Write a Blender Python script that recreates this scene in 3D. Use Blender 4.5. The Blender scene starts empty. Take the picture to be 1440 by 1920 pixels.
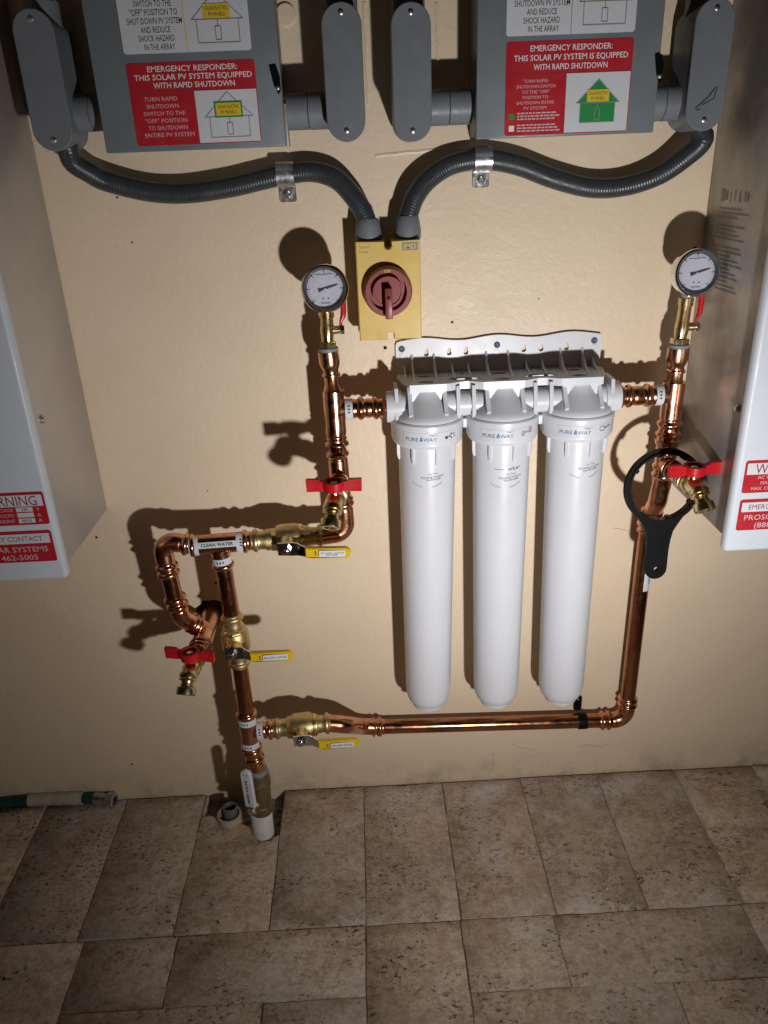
import bpy, bmesh, math, random
from mathutils import Vector as V, Matrix
from mathutils.geometry import tessellate_polygon
random.seed(7)
sc = bpy.context.scene
PI = math.pi
R_ = math.radians

# ------------------------------------------------------------------ camera
PITCH, ROLL, YAW, F = R_(24.19), R_(-2.315), R_(1.083), 1440.0
CAM = V((0.0, -1.32, 1.26))
fw = V((math.sin(YAW)*math.cos(PITCH), math.cos(YAW)*math.cos(PITCH), -math.sin(PITCH)))
_rt = V((math.cos(YAW), -math.sin(YAW), 0)); _up = _rt.cross(fw)
rt = math.cos(ROLL)*_rt + math.sin(ROLL)*_up
up = -math.sin(ROLL)*_rt + math.cos(ROLL)*_up
cam_d = bpy.data.cameras.new('camera'); cam = bpy.data.objects.new('camera', cam_d)
sc.collection.objects.link(cam); sc.camera = cam
M = Matrix((rt, up, -fw)).transposed().to_4x4(); M.translation = CAM
cam.matrix_world = M
cam_d.sensor_fit = 'VERTICAL'; cam_d.sensor_height = 24; cam_d.lens = 24*F/1920
cam_d.clip_start = .02; cam_d.clip_end = 200

# ------------------------------------------------------------------ world: night sky, one hand torch
w = bpy.data.worlds.new('World'); sc.world = w; w.use_nodes = True
nt = w.node_tree; nt.nodes.clear()
o_ = nt.nodes.new('ShaderNodeOutputWorld'); bg = nt.nodes.new('ShaderNodeBackground'); sk = nt.nodes.new('ShaderNodeTexSky')
sk.sky_type = 'NISHITA'; sk.sun_disc = False; sk.sun_elevation = R_(2.0); sk.sun_rotation = R_(200)
bg.inputs['Strength'].default_value = 0.006
nt.links.new(sk.outputs[0], bg.inputs[0]); nt.links.new(bg.outputs[0], o_.inputs[0])

LPOS = V((.333, -1.126, .591)); LAIM = V((.20, 0, .85))
ld = bpy.data.lights.new('hand_torch_light', 'SPOT'); lo = bpy.data.objects.new('hand_torch_light', ld)
sc.collection.objects.link(lo); lo.location = LPOS
lo.rotation_euler = (LAIM-LPOS).to_track_quat('-Z', 'Y').to_euler()
ld.energy = 50; ld.color = (1.0, .985, .98); ld.spot_size = R_(172); ld.spot_blend = .15; ld.shadow_soft_size = .022
# the torch reflector: bright middle of the beam, softer spill around it (strength by angle from the beam's axis)
ld.use_nodes = True; lt = ld.node_tree; em_ = lt.nodes['Emission']
gn = lt.nodes.new('ShaderNodeTexCoord'); sx_ = lt.nodes.new('ShaderNodeSeparateXYZ'); ng = lt.nodes.new('ShaderNodeMath'); ng.operation = 'ABSOLUTE'
rp = lt.nodes.new('ShaderNodeValToRGB'); rp.color_ramp.interpolation = 'LINEAR'
stops = [(.30, .0), (.50, .08), (.57, .16), (.68, .265), (.78, .41), (.86, .60), (.93, .85), (.99, 1.0)]
el = rp.color_ramp.elements
while len(el) < len(stops): el.new(.5)
for e_, (p_, v_) in zip(el, stops): e_.position = p_; e_.color = (v_, v_, v_, 1)
lt.links.new(gn.outputs['Normal'], sx_.inputs[0]); lt.links.new(sx_.outputs[2], ng.inputs[0]); lt.links.new(ng.outputs[0], rp.inputs[0]); lt.links.new(rp.outputs[0], em_.inputs['Strength'])
vs = sc.view_settings; vs.view_transform = 'Standard'; vs.look = 'None'; vs.exposure = 0.0; vs.gamma = 1.0; vs.use_curve_mapping = False

# ------------------------------------------------------------------ measuring: photo pixel -> point at a real depth d in front of the wall / height z over the floor
def ray(x, y): return fw + rt*((x-720)/F) - up*((y-960)/F)
def W(x, y, d=0.0):
    r = ray(x, y); return CAM + r*((-d-CAM.y)/r.y)
def FL(x, y, z=0.0):
    r = ray(x, y); return CAM + r*((z-CAM.z)/r.z)

# ------------------------------------------------------------------ materials
def mat(name, col, rough=.5, metal=0.0, spec=.5, coat=0.0):
    m = bpy.data.materials.new(name); m.use_nodes = True
    b = m.node_tree.nodes['Principled BSDF']
    b.inputs['Base Color'].default_value = (*col, 1); b.inputs['Roughness'].default_value = rough
    b.inputs['Metallic'].default_value = metal; b.inputs['Specular IOR Level'].default_value = spec
    b.inputs['Coat Weight'].default_value = coat
    return m
class N:
    def __init__(s, m): s.t = m.node_tree; s.b = s.t.nodes['Principled BSDF']
    def new(s, k, **kw):
        n = s.t.nodes.new('ShaderNode'+k)
        for a, v in kw.items():
            if a in n.inputs: n.inputs[a].default_value = v
            else: setattr(n, a, v)
        return n
    def link(s, a, b): s.t.links.new(a, b)
    def coord(s, rnd=False):
        c = s.new('TexCoord').outputs['Object']
        if rnd:
            oi = s.new('ObjectInfo'); mu = s.new('VectorMath', operation='SCALE'); mu.inputs[0].default_value = (37, 53, 71)
            s.link(oi.outputs['Random'], mu.inputs['Scale']); ad = s.new('VectorMath', operation='ADD')
            s.link(c, ad.inputs[0]); s.link(mu.outputs[0], ad.inputs[1]); c = ad.outputs[0]
        return c
    def noise(s, c, scale, detail=4, rough=.55, dist=0.0):
        n = s.new('TexNoise', Scale=scale, Detail=detail, Roughness=rough, Distortion=dist); s.link(c, n.inputs['Vector']); return n.outputs['Fac']
    def ramp(s, f, *stops):
        r = s.new('ValToRGB'); e = r.color_ramp.elements
        while len(e) < len(stops): e.new(.5)
        for i, (p, c) in enumerate(stops):
            e[i].position = p; e[i].color = (*c, 1) if isinstance(c, tuple) else (c, c, c, 1)
        s.link(f, r.inputs[0]); return r.outputs['Color']
    def mix(s, f, a, b, mode='MIX'):
        n = s.new('Mix', data_type='RGBA', blend_type=mode)
        for v, i in ((f, 0), (a, 6), (b, 7)):
            if hasattr(v, 'is_linked'): s.link(v, n.inputs[i])
            elif isinstance(v, tuple): n.inputs[i].default_value = (*v, 1)
            else: n.inputs[i].default_value = v
        return n.outputs[2]
    def bump(s, h, strength, dist, prev=None):
        b = s.new('Bump', Strength=strength, Distance=dist); s.link(h, b.inputs['Height'])
        if prev is not None: s.link(prev, b.inputs['Normal'])
        return b.outputs[0]
    def col(s, c): s.link(c, s.b.inputs['Base Color'])
    def rgh(s, c): s.link(c, s.b.inputs['Roughness'])
    def nrm(s, c): s.link(c, s.b.inputs['Normal'])

def worn(name, col, rough=.5, metal=0, spec=.5, var=.12, scale=30, bump=.0, bscale=300, rvar=.12, coat=0.0):
    m = mat(name, col, rough, metal, spec, coat); n = N(m); c = n.coord()
    f = n.noise(c, scale, 6, .65)
    lo_ = tuple(x*(1-var) for x in col); hi = tuple(min(1, x*(1+var*.6)) for x in col)
    n.col(n.ramp(f, (.3, lo_), (.7, hi)))
    n.rgh(n.ramp(n.noise(c, scale*1.7, 5), (.3, max(.02, rough-rvar)), (.7, min(1, rough+rvar))))
    if bump: n.nrm(n.bump(n.noise(c, bscale, 3), bump, .001))
    return m

def wall_mat():
    m = mat('wall_paint', (.6, .46, .3), .5, 0, .5); n = N(m); c = n.coord()
    base = n.ramp(n.noise(c, 3.5, 6, .6), (.3, (.71, .565, .40)), (.7, (.76, .615, .445)))
    sp = n.ramp(n.noise(c, 55, 5, .7), (.27, (.60, .50, .40)), (.36, (1, 1, 1)))
    base = n.mix(.35, base, sp, 'MULTIPLY')
    # dirt splashed along the foot of the wall
    sx = n.new('SeparateXYZ'); n.link(c, sx.inputs[0])
    g = n.new('MapRange'); g.inputs[1].default_value = 0; g.inputs[2].default_value = .09; g.inputs[3].default_value = 1; g.inputs[4].default_value = 0
    n.link(sx.outputs[2], g.inputs[0])
    mu = n.new('Math', operation='MULTIPLY'); n.link(g.outputs[0], mu.inputs[0]); n.link(n.ramp(n.noise(c, 14, 6, .7), (.45, .0), (.75, .75)), mu.inputs[1])
    base = n.mix(mu.outputs[0], base, (.25, .19, .14))
    n.col(base)
    n.rgh(n.ramp(n.noise(c, 20, 4), (.3, .42), (.7, .54)))
    b1 = n.bump(n.noise(c, 9, 5, .5), .35, .006)
    b2 = n.bump(n.noise(c, 85, 3, .5, .4), .30, .0022, b1)
    b3 = n.bump(n.noise(c, 260, 3, .6), .28, .0009, b2)
    n.nrm(b3); return m
def stone_mat():
    m = mat('travertine', (.4, .3, .22), .6, 0, .4); n = N(m); c = n.coord(True)
    st = n.new('Mapping'); st.inputs['Scale'].default_value = (1, 1.5, 1); n.link(c, st.inputs[0]); cs = st.outputs[0]
    base = n.ramp(n.noise(cs, 8, 10, .70, .15), (.27, (.37, .285, .21)), (.40, (.57, .47, .375)), (.55, (.69, .59, .49)), (.74, (.77, .685, .60)))
    oi = n.new('ObjectInfo'); tint = n.ramp(oi.outputs['Random'], (0, (.80, .76, .73)), (.5, (1, .97, .95)), (1, (1.0, .92, .84)))
    base = n.mix(1.0, base, tint, 'MULTIPLY')
    v = n.ramp(n.noise(c, 48, 8, .75, .3), (.36, (.60, .49, .40)), (.56, (1, 1, 1)))
    base = n.mix(.75, base, v, 'MULTIPLY')
    v2 = n.ramp(n.noise(c, 170, 5, .7), (.35, (.72, .66, .60)), (.60, (1.12, 1.12, 1.12))); base = n.mix(.7, base, v2, 'MULTIPLY')
    brown = n.ramp(n.noise(c, 5.5, 6, .7), (.55, 0.0), (.72, .7)); base = n.mix(brown, base, (.30, .20, .135))
    # open pits, in clusters
    clump = n.ramp(n.noise(c, 9, 5, .65), (.45, 0.0), (.60, 1.0))
    pits = n.ramp(n.noise(cs, 105, 4, .6, .3), (.375, 1.0), (.42, 0.0))
    big = n.ramp(n.noise(c, 40, 5, .65, .2), (.285, 1.0), (.32, 0.0))
    p2 = n.mix(1.0, pits, clump, 'MULTIPLY'); pp = n.mix(1.0, p2, big, 'LIGHTEN')
    base = n.mix(pp, base, (.085, .058, .04))
    dust = n.ramp(n.noise(c, 4.2, 8, .78), (.52, 0.0), (.74, .75)); base = n.mix(dust, base, (.74, .70, .66))
    # lime dust trodden along the foot of the wall
    rc = n.coord(); sy = n.new('SeparateXYZ'); n.link(rc, sy.inputs[0]); gr = n.new('MapRange'); gr.inputs[1].default_value = -.17; gr.inputs[2].default_value = -.01; n.link(sy.outputs[1], gr.inputs[0])
    lm = n.mix(1.0, gr.outputs[0], n.ramp(n.noise(rc, 6.5, 8, .72), (.50, 0.0), (.68, .85)), 'MULTIPLY'); base = n.mix(lm, base, (.80, .79, .78))
    n.col(base); n.rgh(n.ramp(n.noise(c, 12, 5), (.3, .50), (.7, .78)))
    inv = n.new('Math', operation='SUBTRACT'); inv.inputs[0].default_value = 1; n.link(pp, inv.inputs[1])
    b1 = n.bump(inv.outputs[0], .6, .002); b2 = n.bump(n.noise(c, 30, 6, .6), .3, .003, b1)
    n.nrm(b2); return m
def copper_mat(name, col, dark, rough):
    m = mat(name, col, rough, 1.0); n = N(m); c = n.coord()
    f = n.noise(c, 38, 7, .68, .5)
    n.col(n.ramp(f, (.28, dark), (.52, col), (.8, tuple(min(1, x*1.08) for x in col))))
    n.rgh(n.ramp(n.noise(c, 60, 6, .7), (.3, rough-.06), (.7, rough+.12)))
    n.nrm(n.bump(n.noise(c, 160, 4), .10, .0007)); return m
MT = dict(
 wall=wall_mat(), stone=stone_mat(),
 copper=copper_mat('copper_pipe', (.44, .20, .105), (.22, .10, .055), .17),
 fitting=copper_mat('copper_fitting', (.70, .35, .21), (.38, .18, .105), .20),
 brass=worn('brass', (.72, .55, .27), .26, 1.0, .5, .25, 45, .08, 200, .08),
 cast=worn('cast_brass', (.66, .52, .27), .42, 1.0, .5, .2, 60, .35, 420, .08),
 bronze=worn('old_bronze', (.27, .20, .11), .45, .8, .5, .3, 40, .2, 200),
 chrome=worn('chrome', (.80, .80, .82), .12, 1.0, .5, .08, 50, 0, 0, .05),
 steel=worn('zinc_steel', (.55, .56, .58), .34, 1.0, .5, .15, 60, .05, 300),
 chassis=worn('stained_metal_side', (.46, .425, .39), .46, .55, .5, .42, 7, .08, 60, .16),
 chassis_clean=worn('clean_metal_side', (.50, .455, .425), .42, .45, .5, .12, 5, .05, 90, .08),
 white_paint=worn('white_powder_coat', (.58, .615, .67), .42, 0, .45, .04, 20, .10, 420),
 grey_paint=worn('grey_enclosure_paint', (.165, .19, .21), .45, 0, .45, .10, 14, .08, 350),
 pvc=worn('grey_pvc', (.175, .19, .21), .48, 0, .4, .10, 25, .08, 260),
 conduit=worn('dark_conduit_jacket', (.036, .041, .047), .36, 0, .5, .15, 30, .05, 300),
 plastic=worn('white_plastic', (.645, .65, .685), .34, 0, .45, .03, 18, .04, 240, .06),
 yellow_box=worn('yellow_switch_plastic', (.72, .50, .13), .38, 0, .45, .08, 22, .06, 250),
 red_knob=worn('dull_red_plastic', (.26, .040, .042), .42, 0, .45, .10, 30, .05, 250),
 red_handle=worn('red_enamel', (.48, .008, .014), .33, 0, .5, .12, 40, .04, 250),
 yellow_grip=worn('yellow_vinyl', (.72, .47, .012), .34, 0, .5, .08, 40, .05, 250),
 black=worn('black_plastic', (.004, .004, .005), .50, 0, .12, .2, 40, .04, 300),
 dark=mat('dark_hollow', (.012, .010, .009), .9),
 label=worn('white_label', (.64, .655, .69), .5, 0, .35, .04, 40),
 ink=mat('black_ink', (.03, .03, .035), .6),
 scratch=mat('faint_scratch', (.42, .33, .24), .7),
 faint_ink=mat('faint_notice_ink', (.24, .22, .20), .5, .4),
 grey_ink=mat('grey_ink', (.26, .25, .27), .6),
 blue_ink=mat('blue_ink', (.07, .22, .50), .6),
 navy=mat('navy_ink', (.08, .11, .20), .6),
 red_vinyl=worn('red_label_vinyl', (.46, .018, .028), .42, 0, .4, .08, 25),
 maroon=mat('maroon_ink', (.24, .03, .05), .5),
 pink_ink=mat('faded_white_print', (.66, .45, .46), .6),
 white_ink=mat('white_print', (.80, .78, .79), .6),
 green=mat('green_print', (.012, .26, .055), .5),
 amber=mat('amber_print', (.74, .53, .03), .5),
 tape=worn('grey_sealant', (.23, .25, .27), .6, 0, .3, .2, 120, .3, 500),
 pvc_white=worn('stained_white_pvc', (.76, .73, .67), .5, 0, .4, .22, 35, .1, 200),
 pvc_beige=worn('beige_pipe', (.52, .42, .33), .55, 0, .4, .18, 35, .1, 200),
 galv=worn('dull_grey_pipe', (.19, .20, .19), .5, .3, .4, .2, 40, .1, 200),
 hose=worn('green_hose', (.006, .055, .036), .45, 0, .5, .25, 50, .1, 200),
 hose_tape=worn('dirty_white_tape', (.46, .40, .30), .6, 0, .3, .22, 30, .2, 120),
 mortar=worn('grey_mortar', (.25, .225, .19), .9, 0, .2, .4, 60, .9, 150),
 dial=mat('dial_face', (.47, .485, .55), .5),
 bezel_dark=mat('dark_gauge_rim', (.05, .055, .07), .3),
)
g = mat('gauge_glass', (1, 1, 1), .04); gt = g.node_tree; gb = gt.nodes['Principled BSDF']; gb.inputs['Metallic'].default_value = 1.0
gx_ = gt.nodes.new('ShaderNodeBsdfTransparent'); gm_ = gt.nodes.new('ShaderNodeMixShader'); gf_ = gt.nodes.new('ShaderNodeFresnel'); gf_.inputs[0].default_value = 1.3
gt.links.new(gf_.outputs[0], gm_.inputs[0]); gt.links.new(gx_.outputs[0], gm_.inputs[1]); gt.links.new(gb.outputs[0], gm_.inputs[2]); gt.links.new(gm_.outputs[0], gt.nodes['Material Output'].inputs[0]); MT['glass'] = g

# ------------------------------------------------------------------ object helpers
ORG = {}
def tag(o, label, cat, group=None, kind=None):
    if label: o['label'] = label
    if cat: o['category'] = cat
    if group: o['group'] = group
    if kind: o['kind'] = kind
    return o
def thing(name, loc, label, cat, group=None):
    o = bpy.data.objects.new(name, None); sc.collection.objects.link(o); o.location = loc; o.empty_display_size = .02
    ORG[o.name] = V(loc); return tag(o, label, cat, group)
def frame(n, hint=None):
    n = V(n).normalized(); h = V(hint) if hint is not None else (V((0, 0, 1)) if abs(n.z) < .9 else V((1, 0, 0)))
    u = h.cross(n).normalized(); return u, n.cross(u), n
def plane(o, u=(1, 0, 0), v=(0, 0, 1)):
    o, u, v = V(o), V(u).normalized(), V(v).normalized(); n = u.cross(v)
    return lambda a, b, c=0.0: o + u*a + v*b + n*c
def cyl(o, ax, n, r):
    """a runs round the pipe, b along the axis, c out of the surface; a=0 faces n"""
    o, ax = V(o), V(ax).normalized(); n = V(n); n = (n - ax*n.dot(ax)).normalized(); s = ax.cross(n)
    return lambda a, b, c=0.0: o + ax*b + (n*math.cos(a/r) + s*math.sin(a/r))*(r+c)
class MB:
    def __init__(s): s.v = []; s.f = []
    def add(s, vs_, fs):
        k = len(s.v); s.v += [V(x) for x in vs_]; s.f += [[i+k for i in f] for f in fs]; return s
    def box(s, a, b, bev=0.0, seg=2, pf=None):
        lo_ = V((min(a[0], b[0]), min(a[1], b[1]), min(a[2], b[2]))); hi = V((max(a[0], b[0]), max(a[1], b[1]), max(a[2], b[2])))
        bm = bmesh.new(); bmesh.ops.create_cube(bm, size=1)
        for v in bm.verts: v.co = V((lo_[i]+(v.co[i]+.5)*(hi[i]-lo_[i]) for i in range(3)))
        if bev: bmesh.ops.bevel(bm, geom=bm.edges[:], offset=bev, segments=seg, affect='EDGES', profile=.5)
        bm.verts.index_update()
        s.add([pf(*v.co) if pf else v.co for v in bm.verts], [[v.index for v in f.verts] for f in bm.faces]); bm.free(); return s
    def lathe(s, o, ax, prof, seg=28, flat=0, closed=False):
        u, v, n = frame(ax); o = V(o); vs_ = []; fs = []
        seg = flat or seg
        for t, r in prof:
            for k in range(seg):
                a = 2*PI*k/seg; vs_.append(o+n*t+(u*math.cos(a)+v*math.sin(a))*max(r, 1e-5))
        m = len(prof)
        for i in range(m-1):
            for k in range(seg):
                k2 = (k+1) % seg; fs.append([i*seg+k, i*seg+k2, (i+1)*seg+k2, (i+1)*seg+k])
        if not closed:
            fs.append([k for k in range(seg)][::-1]); fs.append([(m-1)*seg+k for k in range(seg)])
        else:
            for k in range(seg):
                k2 = (k+1) % seg; fs.append([(m-1)*seg+k, (m-1)*seg+k2, k2, k])
        return s.add(vs_, fs)
    def tube(s, pts, rad, seg=20, cap=True):
        pts = [V(p) for p in pts]; m = len(pts)
        rf = rad if callable(rad) else (lambda d, L: rad)
        ds = [0.0]
        for i in range(1, m): ds.append(ds[-1]+(pts[i]-pts[i-1]).length)
        T = [(pts[min(i+1, m-1)]-pts[max(i-1, 0)]).normalized() for i in range(m)]
        u, v, n = frame(T[0]); vs_ = []; fs = []
        for i in range(m):
            if i:
                q = T[i-1].rotation_difference(T[i]); u = q @ u
                u = (u - T[i]*u.dot(T[i])).normalized()
            v = T[i].cross(u); r = rf(ds[i], ds[-1])
            for k in range(seg):
                a = 2*PI*k/seg; vs_.append(pts[i]+(u*math.cos(a)+v*math.sin(a))*r)
        for i in range(m-1):
            for k in range(seg):
                k2 = (k+1) % seg; fs.append([i*seg+k, i*seg+k2, (i+1)*seg+k2, (i+1)*seg+k])
        if cap: fs.append([k for k in range(seg)][::-1]); fs.append([(m-1)*seg+k for k in range(seg)])
        return s.add(vs_, fs)
    def prism(s, outer, c0, c1, pf, holes=(), cham=0.0):
        loops = [list(outer)]+[list(h) for h in holes]
        flat = [V((x, y, 0)) for lp in loops for x, y in lp]
        tris = tessellate_polygon([[V((x, y, 0)) for x, y in lp] for lp in loops])
        nn = len(flat); vs_ = [pf(p.x, p.y, c0) for p in flat]
        if cham and not holes:
            cx = sum(p.x for p in flat)/nn; cy = sum(p.y for p in flat)/nn
            mid = [pf(p.x, p.y, c1-cham) for p in flat]
            top = []
            for i, p in enumerate(flat):
                a, b = flat[i-1], flat[(i+1) % nn]; t = (b-a).normalized(); nr = V((-t.y, t.x, 0))
                area = sum(flat[j-1].x*flat[j].y-flat[j].x*flat[j-1].y for j in range(nn))
                if area < 0: nr = -nr
                q = p+nr*cham; top.append(pf(q.x, q.y, c1))
            vs_ += mid+top
            fs = [list(t)[::-1] for t in tris]+[[i+2*nn for i in t] for t in tris]
            for L_ in (0, nn):
                for i in range(nn): j = (i+1) % nn; fs.append([L_+i, L_+j, L_+nn+j, L_+nn+i])
        else:
            vs_ += [pf(p.x, p.y, c1) for p in flat]
            fs = [list(t)[::-1] for t in tris]+[[i+nn for i in t] for t in tris]
            k = 0
            for lp in loops:
                for i in range(len(lp)): j = (i+1) % len(lp); fs.append([k+i, k+j, nn+k+j, nn+k+i])
                k += len(lp)
        return s.add(vs_, fs)
    def build(s, name, m, parent=None, org=None, angle=32, label=None, smooth=True):
        me = bpy.data.meshes.new(name)
        if parent is not None: off = ORG[parent.name]
        else: off = V(org) if org is not None else V((0, 0, 0))
        me.from_pydata([p-off for p in s.v], [], s.f)
        bm = bmesh.new(); bm.from_mesh(me); bmesh.ops.recalc_face_normals(bm, faces=bm.faces[:]); bm.to_mesh(me); bm.free()
        if smooth:
            me.shade_smooth(); me.set_sharp_from_angle(angle=R_(angle))
        me.materials.append(MT[m]); ob = bpy.data.objects.new(name, me); sc.collection.objects.link(ob)
        if parent is not None: ob.parent = parent
        else: ob.location = off
        ORG[ob.name] = off
        if label: ob['label'] = label
        return ob
def path(pts, rad=(), step=.0012, straight=.0012):
    """polyline with filleted corners, sampled"""
    pts = [V(p) for p in pts]; out = [pts[0]]
    for i in range(1, len(pts)-1):
        a, p, b = pts[i-1], pts[i], pts[i+1]; r = rad[i-1] if i-1 < len(rad) else .02
        d1 = (a-p).normalized(); d2 = (b-p).normalized(); ang = d1.angle(d2)
        if ang > 3.10: out.append(p); continue
        t = min(r/math.tan(ang/2), .49*(a-p).length, .49*(b-p).length); r = t*math.tan(ang/2)
        s0, s1 = p+d1*t, p+d2*t; cen = p+(d1+d2).normalized()*(r/math.sin(ang/2))
        m = max(6, int(r*(PI-ang)/step)); e0, e1 = s0-cen, s1-cen; tot = e0.angle(e1); axis = e0.cross(e1).normalized()
        for k in range(m+1): out.append(cen + Matrix.Rotation(tot*k/m, 3, axis) @ e0)
    out.append(pts[-1])
    res = [out[0]]
    for a, b in zip(out, out[1:]):
        L_ = (b-a).length; m = max(1, int(L_/straight))
        for k in range(1, m+1): res.append(a.lerp(b, k/m))
    return res
def spline(pts, n=14):
    pts = [V(p) for p in pts]; P = [2*pts[0]-pts[1]]+pts+[2*pts[-1]-pts[-2]]; out = []
    for i in range(1, len(P)-2):
        for k in range(n):
            t = k/n; a, b, c, d = P[i-1:i+3]
            out.append(.5*((2*b)+(c-a)*t+(2*a-5*b+4*c-d)*t*t+(3*b-a-3*c+d)*t**3))
    out.append(pts[-1]); return out
def resample(pts, step):
    out = [pts[0]]; acc = 0
    for a, b in zip(pts, pts[1:]):
        L_ = (b-a).length; x = step-acc
        while x <= L_: out.append(a.lerp(b, x/L_)); x += step
        acc = L_-(x-step)
    return out
def rrect(x0, y0, x1, y1, r, n=4):
    o = []
    for cx, cy, a0 in ((x1-r, y1-r, 0), (x0+r, y1-r, 90), (x0+r, y0+r, 180), (x1-r, y0+r, 270)):
        for k in range(n+1):
            a = R_(a0+90*k/n); o.append((cx+r*math.cos(a), cy+r*math.sin(a)))
    return o
def circ(cx, cy, r, n=20): return [(cx+r*math.cos(2*PI*k/n), cy+r*math.sin(2*PI*k/n)) for k in range(n)]
def rect(x0, y0, x1, y1): return [(x0, y0), (x1, y0), (x1, y1), (x0, y1)]

_tc = {}
def glyphs(s, bold=0.0):
    if (s, bold) in _tc: return _tc[(s, bold)]
    cu = bpy.data.curves.new('t', 'FONT'); cu.body = s; cu.size = 1; cu.resolution_u = 2; cu.offset = bold; cu.extrude = 0
    ob = bpy.data.objects.new('t', cu); me = bpy.data.meshes.new_from_object(ob)
    vs_ = [tuple(v.co[:2]) for v in me.vertices]; fs = [list(p.vertices) for p in me.polygons]
    bpy.data.objects.remove(ob); bpy.data.curves.remove(cu); bpy.data.meshes.remove(me)
    x0 = min(p[0] for p in vs_); x1 = max(p[0] for p in vs_)
    r = ([((x-x0), y) for x, y in vs_], fs, x1-x0); _tc[(s, bold)] = r; return r
CAPH = .69
def text(mb, s, cx, cy, h, pf, width=None, c=0.0, bold=0.0, rot=0, align=0.0, shear=0.0):
    """print s with capital height h centred on cx, cy of the surface pf"""
    vs_, fs, w0 = glyphs(s, bold); k = h/CAPH; kx = (width/w0) if width else k
    out = []; ca, sa = math.cos(R_(rot)), math.sin(R_(rot))
    for x, y in vs_:
        a = (x-w0/2)*kx - align*w0*kx + shear*y*k; b = y*k-h/2
        out.append(pf(cx+a*ca-b*sa, cy+a*sa+b*ca, c))
    mb.add(out, fs); return mb
def line(mb, a, b, wd, pf, c0=0.0, c1=.00015):
    d = V((b[0]-a[0], b[1]-a[1])).normalized(); nx, ny = -d.y*wd/2, d.x*wd/2
    n = 1 if (V(b)-V(a)).length < .01 else 4
    for k in range(n):
        p = V(a).lerp(V(b), k/n); q = V(a).lerp(V(b), (k+1)/n)
        mb.add([pf(p[0]+nx, p[1]+ny, c1), pf(p[0]-nx, p[1]-ny, c1), pf(q[0]-nx, q[1]-ny, c1), pf(q[0]+nx, q[1]+ny, c1)], [[0, 1, 2, 3]])
def poly(mb, pts, pf, c=.00015):
    mb.add([pf(x, y, c) for x, y in pts], [list(range(len(pts)))])
def front(d, ox=0, oz=0): return plane((ox, -d, oz))
OUT = V((0, -1, 0)); UP = V((0, 0, 1)); RIGHT = V((1, 0, 0))

# ================================================================== SETTING
# wall with the ragged hole where the branch pipe goes through
hc = W(398, 1146, 0)
hole = [(hc.x+(.031+random.uniform(-.004, .005))*math.cos(2*PI*k/18), hc.z+(.027+random.uniform(-.004, .004))*math.sin(2*PI*k/18)) for k in range(18)]
wall = MB().prism(rect(-1.7, -.06, 1.7, 2.4), -.12, 0, front(0), [hole]).build('wall', 'wall', org=(0, 0, 0), smooth=False)
tag(wall, 'tan painted plaster wall behind the pipes and boxes', 'wall', kind='structure')
MB().box((-1.7, .125, -.06), (1.7, .16, 2.4)).build('dark_hole_backing', 'dark', wall)  # unseen sheet behind the wall; the hole's darkness is put into its colour
for x, y, r in ((722, 652, 4), (848, 604, 2.5), (248, 455, 2), (220, 370, 2), (181, 1007, 3), (247, 1433, 3), (1010, 560, 1.5), (405, 1093, 3), (390, 920, 1.5), (1000, 1170, 1.5)):
    p = W(x, y); rr = r*.00085
    MB().prism([(p.x+rr*random.uniform(.6, 1.3)*math.cos(a*PI/4), p.z+rr*random.uniform(.6, 1.3)*math.sin(a*PI/4)) for a in range(8)], 0, .0006, front(0)).build('nail_hole_dark', 'dark', wall)  # flat near-black discs on the surface, shade of small holes painted in
for a, b in (((682, 4), (690, 195)), ((818, 4), (822, 120)), ((705, 292), (880, 276))):
    p, q = W(*a, .0), W(*b, .0); pts = [p.lerp(q, k/9)+V((random.uniform(-.001, .001), .0028, random.uniform(-.001, .001))) for k in range(10)]
    MB().tube(pts, .0042, 10).build('plaster_ridge', 'wall', wall)
MB().lathe(W(536, 28), OUT, [(0, .015), (.003, .015), (.0045, .0135), (.005, 0)]).build('round_plug', 'wall', wall)
for pts in (((960, 1395), (975, 1402), (990, 1404), (1000, 1408)), ((1085, 1400), (1105, 1396), (1125, 1400), (1140, 1396)), ((925, 1412), (924, 1428), (925, 1445)), ((1150, 990), (1165, 992), (1180, 995))):
    MB().tube([W(*p, .0002) for p in pts], .0005, 6).build('hairline_crack', 'scratch', wall)

# floor: mortar bed and travertine tiles, one by one
ZB = -.026
bed = MB()
gx, gy = 130, 90
def bedz(x, y):
    h = 0.5*math.sin(x*91+1.3*math.sin(y*77))+.5*math.sin(y*113+2*math.sin(x*61))
    return ZB+.0016*h
bx0, bx1, by0, by1 = -1.5, 1.5, -2.0, 0.0
bed.box((bx0, by0, ZB-.05), (bx1, by1, ZB))
bed.prism([(bx0, by0), (bx1, by0), (bx1, by1), (-.2215, by1), (-.2215, -.128), (-.262, -.130), (-.285, -.106), (-.345, -.088), (-.362, -.066), (-.396, -.066), (-.396, by1), (bx0, by1)], ZB-.01, -.0042, lambda a, b, c: V((a, b, c)))
floor = bed.build('floor', 'mortar', org=(0, 0, 0)); tag(floor, None, None, kind='structure')
def tile(outline, dz=0.0):
    pts = []
    n = len(outline)
    for i in range(n):
        a, b = V(outline[i]), V(outline[(i+1) % n]); L_ = (b-a).length; m = max(2, min(14, int(L_/.022)))
        t = (b-a).normalized(); nr = V((-t.y, t.x))
        for k in range(m):
            j = 0 if k == 0 else random.uniform(-.0013, .0008)
            pts.append(tuple(a.lerp(b, k/m)+nr*j))
    ob = MB().prism(pts, ZB-.004, dz, lambda a, b, c: V((a, b, c)), cham=.0014).build('tile', 'stone', floor, angle=50)
    return ob
G = .0012
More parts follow.
